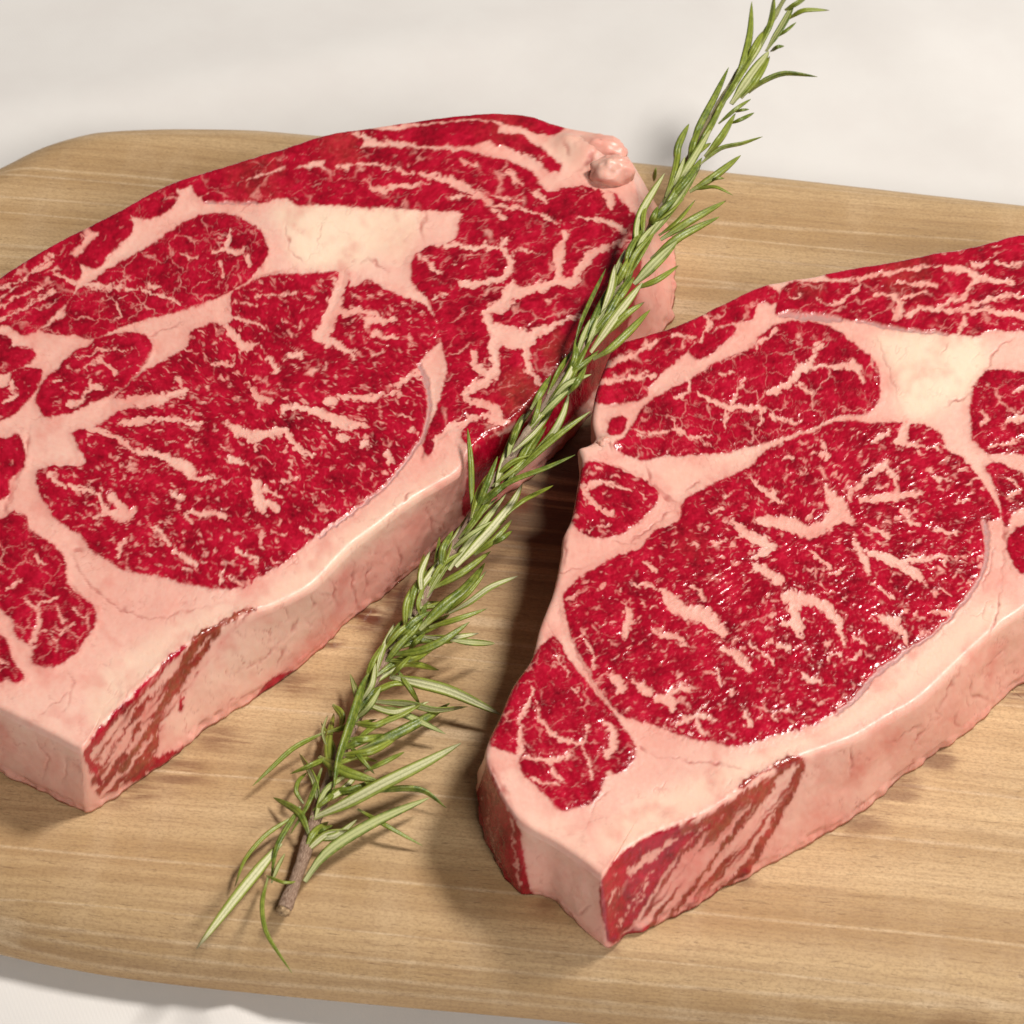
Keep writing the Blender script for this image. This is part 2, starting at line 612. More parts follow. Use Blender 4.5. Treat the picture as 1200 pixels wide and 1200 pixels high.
def build_board():
    back = [(-130, 330), (-92, 262), (-50, 220), (0, 193), (35, 176), (70, 164), (110, 155), (160, 151), (220, 150), (300, 151.5),
            (370, 157), (560, 172), (745, 189), (850, 200), (970, 213), (1200, 239), (1420, 263), (1600, 284), (1680, 330)]
    front = [(1700, 1100), (1640, 1250), (1500, 1262), (1350, 1252), (1200, 1238), (950, 1217), (750, 1200), (600, 1186), (400, 1168), (230, 1151),
             (115, 1136), (0, 1113), (-80, 1085), (-140, 1020), (-165, 900), (-168, 700), (-155, 480)]
    O = np.array([*[at(u, v - 12, 0.0185) for u, v in back], *[at(u, v, 0.0060) for u, v in front]])[:, :2]
    O = resample(spline(O, 30, True), 700, True)
    n = len(O)
    tang = np.roll(O, -1, 0) - np.roll(O, 1, 0)
    tang /= np.linalg.norm(tang, axis=1)[:, None]
    nrm = np.column_stack([tang[:, 1], -tang[:, 0]])
    cen = at(930, 600, BOARD_TOP)[:2]
    if np.sum(nrm * (O - cen)) < 0:
        nrm = -nrm
    T, RV, RH = BOARD_TOP, 0.0200, 0.0190
    prof = []           # (inset, z)
    for a in np.linspace(0, 1, 13):
        th = a * math.pi / 2
        prof.append((RH * (1 - math.sin(th)), T - RV * (1 - math.cos(th))))
    for a in np.linspace(0, 1, 9)[1:]:
        th = a * math.pi / 2
        prof.append((0.006 * (1 - math.cos(th)), (T - RV) - (T - RV - 0.001) * math.sin(th)))
    rings = []
    inner = O - nrm * RH
    for r in np.linspace(0.00002, 1, 110)[:-1]:
        rings.append(np.column_stack([cen + (inner - cen) * r, np.full(n, T)]))
    for ins, z in prof:
        rings.append(np.column_stack([O - nrm * ins, np.full(n, z)]))
    rings.append(np.column_stack([cen + (O - cen) * 0.01, np.full(n, 0.001)]))
    V = np.concatenate(rings)
    V[:, 2] += 0.00012 * vnoise(V * np.array([1, 6, 1]), 60.0, 5, 2) * (V[:, 2] > 0.004)
    m = len(rings)
    i = (np.arange(m - 1)[:, None] * n + np.arange(n)[None, :]).ravel()
    j = (np.arange(m - 1)[:, None] * n + (np.arange(n)[None, :] + 1) % n).ravel()
    F = np.column_stack([i, j, j + n, i + n])
    # orientation: top must face up
    a, b, c = V[F[0, 0]], V[F[0, 1]], V[F[0, 2]]
    if np.cross(b - a, c - a)[2] < 0:
        F = F[:, ::-1]
    U, W = to_photo(V)
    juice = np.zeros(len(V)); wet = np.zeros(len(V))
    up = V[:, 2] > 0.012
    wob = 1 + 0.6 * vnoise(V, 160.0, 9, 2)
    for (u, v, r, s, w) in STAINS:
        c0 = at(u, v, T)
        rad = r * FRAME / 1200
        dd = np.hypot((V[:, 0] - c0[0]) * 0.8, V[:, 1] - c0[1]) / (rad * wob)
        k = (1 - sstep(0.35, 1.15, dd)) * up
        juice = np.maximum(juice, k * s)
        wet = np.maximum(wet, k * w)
    o = mesh_object('cutting_board', V, F, WOOD, attrs={'juice': juice, 'wet': wet})
    # grain runs along the board: turn the object so that its own x follows the long edges
    ang = math.radians(-7.2)
    c, s = math.cos(-ang), math.sin(-ang)
    M = np.array([[c, -s, 0], [s, c, 0], [0, 0, 1]])
    o.data.vertices.foreach_set('co', (V @ M.T).astype(np.float32).ravel())
    o.data.update()
    o.rotation_euler = (0, 0, ang)
    o['label'] = 'pale brown wooden cutting board with rounded corners and edges under both steaks'
    o['category'] = 'cutting board'
    return o


build_board()

# ------------------------------------------------------------------ steaks
# positions are read off the photograph (1200 px); each is set on the steak's own surface by at() / to_photo()
LEFT = dict(
    H=0.029, centre=(300, 470), spokes=1800, rings=240, wall_blush=0.80,
    outline=[(-98, 420), (-60, 372), (0, 322), (47, 292), (110, 260), (140, 245), (200, 213), (275, 190), (340, 170), (372, 159), (410, 151), (495, 140),
             (570, 134), (620, 135), (652, 144), (712, 155), (730, 168, 780, 262), (742, 200, 790, 296), (752, 232, 792, 325), (753, 262, 789, 374), (738, 300, 768, 396),
             (705, 355, 735, 432), (680, 400, 705, 470), (650, 440, 672, 510), (620, 475, 640, 545), (595, 497, 612, 567), (570, 512, 585, 585), (550, 530, 560, 598),
             (537, 552, 543, 612), (487, 582, 499, 655), (440, 617, 455, 695), (410, 640, 422, 717), (367, 684, 385, 752), (325, 708, 345, 787), (285, 724, 306, 815),
             (250, 740, 270, 838), (212, 765, 237, 858), (190, 783, 215, 878), (160, 812, 185, 900), (125, 848, 145, 929), (104, 868, 118, 945), (97, 878, 103, 953), (86, 875, 92, 950), (60, 861, 62, 936),
             (0, 831, 0, 905), (-60, 803, -60, 878), (-98, 770), (-118, 680), (-122, 560), (-112, 480)],
    muscles=[
        ('eye_muscle', 1.0, 0.12, 25, [(272, 347), (307, 327), (347, 324), (404, 322), (410, 340), (432, 330), (460, 345), (497, 358), (512, 378), (517, 395), (492, 423), (497, 445),
            (502, 470), (496, 505), (467, 545), (445, 570), (410, 597), (370, 625), (335, 657), (302, 676), (290, 687), (257, 690), (217, 684), (187, 675), (150, 670), (125, 655), (105, 640),
            (98, 628), (75, 615), (58, 597), (46, 575), (44, 556), (60, 547), (100, 546), (92, 520), (88, 508), (118, 500), (135, 485), (165, 478), (135, 470), (162, 442), (220, 407),
            (224, 390), (250, 380), (262, 384), (272, 375)]),
        ('inner_muscle', 0.35, 0.75, -25, [(107, 330), (132, 312), (175, 290), (215, 262), (250, 251), (280, 257), (305, 275), (313, 295), (307, 312), (287, 331), (262, 345), (237, 355), (205, 365),
            (162, 375), (130, 387), (112, 395), (82, 391), (50, 387), (75, 372), (77, 360), (92, 340)]),
        ('cap_muscle', 0.30, 0.60, -30, [(383, 190), (425, 178), (470, 176), (500, 179), (560, 184), (600, 194), (622, 205), (640, 228), (670, 222), (700, 222), (716, 228), (726, 238), (738, 250), (749, 268),
            (745, 290), (730, 318), (705, 352), (680, 396), (650, 436), (625, 470), (600, 494), (575, 507), (555, 522), (545, 512), (545, 500), (530, 500), (512, 510), (503, 528), (499, 520),
            (515, 480), (526, 440), (525, 420), (520, 395), (516, 380), (505, 350), (486, 330), (485, 310), (495, 297), (510, 290), (535, 284), (541, 262), (545, 248), (520, 243), (450, 240),
            (432, 226), (400, 205)]),
        ('edge_muscle', 0.20, 0.5, -18, [(198, 207), (275, 183), (338, 164), (350, 174), (340, 190), (300, 203), (275, 213), (250, 220), (232, 226), (228, 215), (212, 218)]),
        ('edge_muscle', 0.20, 0.5, -18, [(350, 172), (372, 153), (412, 145), (423, 164), (415, 175), (390, 183), (360, 189), (338, 197), (345, 186)]),
        ('back_muscle', 0.35, 0.5, -10, [(240, 232), (275, 218), (307, 211), (340, 202), (380, 202), (430, 211), (433, 225), (447, 237), (440, 241), (400, 238), (352, 238), (335, 230), (302, 235), (270, 232)]),
        ('edge_muscle', 0.2, 0.4, -8, [(422, 155), (470, 156), (500, 151), (575, 149), (577, 162), (545, 170), (500, 169), (470, 166), (440, 161)]),
        ('edge_muscle', 0.1, 0.2, -5, [(440, 143), (495, 133), (570, 127), (620, 129), (658, 142), (645, 156), (600, 145), (560, 139), (520, 141)]),
        ('edge_muscle', 0.2, 0.3, 20, [(577, 165), (610, 164), (640, 184), (655, 197), (640, 195), (615, 179), (590, 172)]),
        ('edge_muscle', 0.15, 0.7, -35, [(-108, 410), (-64, 366), (-4, 316), (45, 286), (90, 262), (112, 256), (85, 290), (60, 310), (42, 320), (0, 343), (-60, 392)]),
        ('edge_muscle', 0.15, 0.8, -28, [(-90, 420), (0, 355), (40, 327), (70, 318), (86, 326), (80, 345), (62, 365), (42, 385), (25, 388), (0, 378), (-60, 440), (-100, 470)]),
        ('edge_muscle', 0.2, 0.4, -40, [(70, 307), (85, 302), (91, 318), (85, 323)]),
        ('edge_muscle', 0.2, 0.4, -45, [(93, 302), (112, 283), (127, 262), (152, 262), (147, 275), (125, 295), (110, 310), (98, 305)]),
        ('edge_muscle', 0.2, 0.4, -30, [(100, 260), (138, 240), (150, 255), (130, 262), (114, 268)]),
        ('edge_muscle', 0.3, 0.5, -25, [(140, 241), (198, 207), (205, 230), (195, 245), (172, 253)]),
        ('small_muscle', 0.75, 0.1, -25, [(115, 397), (160, 391), (175, 400), (172, 418), (160, 435), (140, 456), (107, 471), (82, 482), (57, 488), (45, 475), (47, 455), (65, 435), (90, 412), (107, 404)]),
        ('small_muscle', 0.4, 0.4, 0, [(-60, 392), (0, 394), (13, 401), (0, 411), (-50, 412)]),
        ('small_muscle', 0.5, 0.4, 0, [(-60, 425), (5, 409), (35, 409), (38, 420), (20, 431), (-40, 440)]),
        ('small_muscle', 0.7, 0.4, -30, [(15, 436), (45, 432), (47, 442), (32, 468), (10, 485), (-40, 500), (-60, 460), (5, 456)]),
        ('small_muscle', 0.2, 0.3, 60, [(-80, 505), (0, 514), (20, 511), (27, 530), (26, 546), (10, 562), (4, 582), (-60, 600)]),
        ('tail_muscle', 0.30, 0.8, 60, [(-40, 620), (0, 610), (17, 601), (30, 607), (33, 620), (57, 637), (70, 648), (76, 662), (77, 684), (95, 701), (110, 712), (111, 730), (98, 750), (85, 768), (63, 781),
            (45, 780), (38, 771), (47, 752), (36, 755), (20, 745), (16, 725), (8, 720), (0, 712), (-50, 690), (-60, 650)]),
        ('tail_muscle', 0.2, 0.7, 60, [(-50, 740), (0, 746), (12, 768), (22, 785), (28, 796), (15, 799), (5, 794), (-2, 800), (-50, 790)]),
        ('wall_lean', 0.15, 0.2, -70, [(553, 524), (575, 512), (610, 500), (660, 445), (700, 380), (742, 300), (752, 320), (730, 400), (700, 455), (660, 500), (600, 556), (560, 592), (543, 606), (546, 570)]),
        ('wall_lean', 0.1, 0.1, -35, [(301, 822), (308, 806), (318, 795), (346, 785), (338, 796), (320, 808), (309, 826)]),
    ],
    veins=[
        ([(405, 320), (395, 350), (388, 372), (376, 395), (402, 408), (418, 421)], [9, 9, 10, 9, 5, 2]), ([(395, 367), (425, 365), (444, 371)], [6, 5, 3]), ([(432, 376), (465, 374)], [6, 3]),
        ([(437, 391), (467, 396)], [5, 3]), ([(270, 371), (290, 378), (311, 385)], [3, 3, 2]), ([(266, 383), (285, 406), (303, 402)], [5, 7, 2]), ([(300, 348), (335, 345)], [1.5, 2]),
        ([(397, 463), (430, 466), (468, 456)], [4, 6, 2]), ([(466, 451), (490, 434)], [5, 4]), ([(333, 480), (345, 477), (370, 480), (400, 495), (431, 500)], [5, 5, 6, 8, 2]), ([(385, 470), (391, 470)], 6),
        ([(266, 498), (295, 511), (335, 506), (345, 522), (366, 533)], [4, 8, 6, 5, 3]), ([(400, 511), (406, 513)], 7), ([(424, 520), (429, 519)], 6.5), ([(297, 458), (305, 467), (319, 471)], [5, 6, 3]),
        ([(340, 417), (352, 416)], 4.5), ([(315, 420), (326, 436)], 4), ([(453, 530), (456, 541)], 6), ([(300, 567), (303, 585), (306, 596)], [8, 9, 7]), ([(303, 582), (325, 597)], [7, 5]), ([(310, 572), (330, 583)], [4, 3]),
        ([(158, 530), (190, 534), (220, 551), (232, 562), (252, 560)], [3, 6, 8, 6, 3]), ([(142, 498), (165, 494), (192, 492)], [4, 6, 4]), ([(198, 491), (235, 496)], [5, 4]),
        ([(58, 558), (75, 571)], [5, 4]), ([(82, 569), (108, 579)], [5, 4]), ([(117, 583), (127, 600), (145, 606), (158, 600)], [5, 4, 8, 4]), ([(132, 584), (147, 602)], [6, 7]), ([(112, 606), (125, 602)], [2, 4]),
        ([(222, 600), (262, 606)], [4, 6]), ([(217, 603), (226, 612)], [4, 3]), ([(182, 620), (197, 637)], [5, 4]), ([(203, 579), (214, 583)], [6, 5]), ([(146, 634), (139, 650)], [4, 4]),
        ([(205, 648), (231, 663)], [5, 4]), ([(275, 644), (302, 656)], [3.5, 3]), ([(262, 668), (258, 686)], 3), ([(268, 679), (286, 687)], 3), ([(270, 537), (291, 546)], [6, 3]),
        ([(136, 475), (175, 470), (218, 459)], [8, 8, 4]), ([(88, 497), (115, 505), (140, 516), (160, 530)], [7, 5, 4, 3]), ([(249, 428), (273, 426)], [3.5, 4.5]), ([(352, 616), (365, 625)], 3), ([(330, 565), (350, 560)], 3),
        ([(100, 332), (135, 336), (160, 337), (190, 347), (213, 357)], [5, 2.8, 2.5, 3, 2.5]), ([(130, 345), (138, 357), (141, 367)], 2.2), ([(270, 270), (267, 294), (286, 297)], [3, 5, 4]), ([(252, 297), (267, 294)], 4),
        ([(289, 304), (294, 313)], 4), ([(211, 297), (231, 303)], [3, 3]), ([(172, 332), (186, 337)], 2.5), ([(258, 310), (261, 326)], 2),
        ([(395, 197), (437, 192), (483, 204)], [2.5, 2.5, 3]), ([(432, 212), (436, 223), (465, 220), (498, 216)], [2.5, 3, 4.5, 2]), ([(495, 205), (530, 212), (555, 225), (580, 240), (620, 247), (652, 261)], [4, 6, 5, 4, 3.5, 2.5]),
        ([(530, 230), (562, 232), (591, 256)], [4, 3, 3]), ([(547, 220), (610, 236)], 2), ([(540, 187), (558, 196)], 3), ([(627, 225), (639, 236)], 4), ([(596, 202), (611, 216)], 5), ([(680, 255), (715, 262), (732, 271)], [2, 5, 5]),
        ([(661, 278), (655, 300), (654, 324)], [6, 7, 7]), ([(672, 331), (692, 300), (720, 287), (742, 281)], [6, 6, 4, 2]), ([(595, 345), (620, 340), (650, 332), (673, 330)], [9, 7, 7, 7]),
        ([(543, 333), (587, 327), (598, 310), (587, 292), (530, 287), (498, 282)], [6, 5, 5, 4, 4, 4]), ([(587, 292), (593, 279)], 4), ([(603, 298), (612, 291), (628, 298)], 2), ([(600, 337), (590, 357), (566, 365)], [9, 10, 4]),
        ([(567, 365), (580, 385), (600, 394), (618, 398)], [5, 10, 15, 11]), ([(617, 398), (650, 380), (682, 369)], [9, 5, 2]), ([(580, 400), (580, 425), (576, 441), (547, 460), (552, 470), (575, 476), (590, 495)], [10, 7, 8, 6, 5, 7, 7]),
        ([(617, 405), (620, 435), (637, 451)], [7, 5, 4]), ([(555, 415), (558, 430), (577, 438)], [6, 6, 6]), ([(590, 495), (565, 487), (520, 507), (514, 526)], [7, 4, 8, 7]), ([(505, 350), (525, 343)], 2), ([(492, 300), (515, 318)], 3),
        ([(640, 205), (650, 215), (685, 210), (720, 222)], [6, 9, 9, 6]), ([(716, 240), (712, 228)], 7), ([(556, 175), (600, 183), (628, 193), (634, 206)], [5, 7, 8, 6]), ([(415, 157), (450, 168), (497, 173), (540, 177)], [4, 4, 3, 3]),
        ([(-40, 380), (0, 358), (50, 334)], 2), ([(-40, 398), (10, 370), (62, 338)], 2), ([(0, 372), (35, 358), (66, 340)], 1.8), ([(-30, 352), (20, 330), (60, 306)], 2.2), ([(40, 315), (60, 300)], 3), ([(63, 318), (90, 330)], 3),
        ([(100, 433), (120, 424), (136, 441)], [2, 3, 5]), ([(96, 467), (108, 454), (121, 456)], [3, 5, 3]), ([(80, 476), (94, 470)], 4), ([(62, 450), (70, 448)], 3), ([(90, 420), (128, 410), (150, 412)], 1.5),
        ([(5, 470), (20, 460)], 4), ([(12, 445), (14, 455)], 4),
        ([(30, 705), (47, 715), (45, 732), (39, 752)], [3, 3, 4, 5]), ([(47, 707), (68, 699)], 3), ([(45, 735), (70, 742), (86, 731)], 2), ([(60, 745), (68, 762)], 2), ([(10, 690), (25, 680)], 3), ([(40, 652), (52, 660)], 3),
        ([(70, 712), (76, 730)], 2), ([(88, 715), (104, 725)], 1.6), ([(0, 775), (10, 780)], 3)],
    wall_streaks=[  # lean laid bare on the cut side, some of it browned by air
        ([(214, 759), (190, 785), (160, 814), (125, 852), (103, 880)], [5, 5, 5, 6, 7], 0.0), ([(103, 880), (108, 900), (118, 915)], [7, 6, 5], 0.0),
        ([(299, 711), (255, 735), (232, 752), (208, 795), (190, 830), (172, 862), (140, 905)], [2, 5, 8, 6, 5, 5, 4], 0.95), ([(256, 740), (228, 778), (206, 810), (186, 842), (180, 875), (152, 915)], [4, 6, 5, 5, 6, 6], 0.85),
        ([(190, 800), (165, 830), (140, 862), (115, 900)], [3, 5, 6, 5], 0.5), ([(165, 850), (150, 880), (125, 915)], [4, 5, 4], 0.55), ([(176, 900), (195, 887), (215, 878)], [4, 6, 3], 0.15), ([(150, 918), (165, 908), (180, 892)], [4, 6, 6], 0.4),
        ([(212, 832), (216, 822)], [4, 3.5], 0.0)],
    streak_zones=[([(128, 850), (172, 806), (215, 762), (258, 735), (298, 712), (262, 750), (218, 810), (192, 850), (182, 885), (150, 918), (118, 932), (107, 915), (106, 885)], -50, 0.22, 0.6)],
    wall_veins=[([(205, 775), (185, 803), (165, 822)], [2, 3.5, 3]), ([(150, 845), (130, 875), (118, 893)], [3, 4, 2.5]), ([(175, 845), (150, 880)], [2.5, 3])],
    aged=[(610, 462, 42, 0.75), (655, 412, 32, 0.7), (585, 500, 25, 0.4), (300, 208, 50, 0.35), (400, 172, 40, 0.45), (590, 150, 40, 0.35)],
    cream=[([(322, 250), (350, 238), (400, 240), (450, 243), (490, 246), (485, 280), (470, 302), (440, 300), (410, 313), (370, 318), (345, 303), (335, 275)], 1.0),
           ([(110, 800), (200, 730), (300, 700), (420, 610), (500, 560), (530, 545), (480, 600), (380, 680), (220, 760), (120, 850)], 0.55),
           ([(230, 800), (300, 730), (390, 690), (330, 780), (200, 870)], 0.45), ([(640, 160), (700, 160), (730, 190), (690, 200), (650, 190)], 0.4)],
    creases=[([(87, 648), (92, 668), (110, 690), (145, 715), (175, 725), (215, 718), (268, 704)], [1.2, 1.2, 1, .6, .2, .2, .8]), ([(75, 835), (85, 810), (80, 785)], .2), ([(45, 840), (60, 828), (85, 810)], 0), ([(82, 682), (98, 704)], 1.0), ([(85, 645), (98, 642)], 2.5),
             ([(385, 675), (390, 695), (393, 708)], [.3, .8, 2]), ([(412, 650), (415, 700), (423, 716)], [.2, .6, 1.5]), ([(432, 660), (427, 697)], [.2, 1.2]), ([(365, 695), (366, 713)], [.2, 1]), ([(350, 725), (340, 741)], 1.0), ([(332, 757), (322, 783)], .8),
             ([(460, 630), (470, 660), (462, 680)], .3), ([(500, 600), (512, 630)], .4), ([(270, 790), (310, 770), (335, 745)], .1), ([(260, 830), (300, 805)], .1), ([(495, 538), (496, 520)], .8), ([(470, 590), (482, 573)], .6),
             ([(497, 245), (500, 258), (494, 268), (497, 282)], 1.2), ([(425, 310), (432, 300), (445, 312), (455, 318)], .4), ([(335, 262), (340, 295), (360, 312)], 0), ([(378, 262), (372, 285)], -.4), ([(280, 250), (290, 240), (300, 238)], 0),
             ([(20, 560), (10, 585), (5, 610)], 2.0), ([(35, 498), (28, 540), (10, 575)], 1.2), ([(130, 466), (162, 436), (178, 412)], .8), ([(280, 342), (310, 322), (340, 321)], .6), ([(700, 175), (690, 190), (675, 200)], .8), ([(660, 165), (668, 185)], .4),
             ([(40, 860), (55, 890), (50, 915)], -.2), ([(80, 885), (70, 920)], -.2), ([(165, 395), (190, 388), (220, 375)], .1)],
    skins=[([(493, 428), (500, 450), (503, 475), (496, 508), (472, 545), (447, 573)], [3, 3, 2.5, 2, 1.6, 1.5]), ([(447, 573), (412, 600), (374, 628)], 1.2), ([(240, 237), (300, 238)], 1.2)],
    blush=[(190, 700, 90, 0.30), (150, 710, 60, 0.3), (470, 285, 50, 0.35), (220, 385, 70, 0.3), (160, 470, 60, 0.55), (110, 400, 60, 0.3), (700, 180, 50, 0.5), (560, 560, 50, 0.4), (775, 330, 60, 0.45), (40, 900, 60, 0.25), (520, 400, 40, .35)],
    bumps=[(690, 168, 26, 0.0030), (665, 160, 16, 0.002), (330, 280, 60, 0.0012), (560, 150, 60, 0.001)],
    knobs=[(718, 202, 0.0012, 0.0068, 0.0056, 0.0050, 0.15), (704, 176, -0.0012, 0.0085, 0.0058, 0.0040, -0.25)],
)

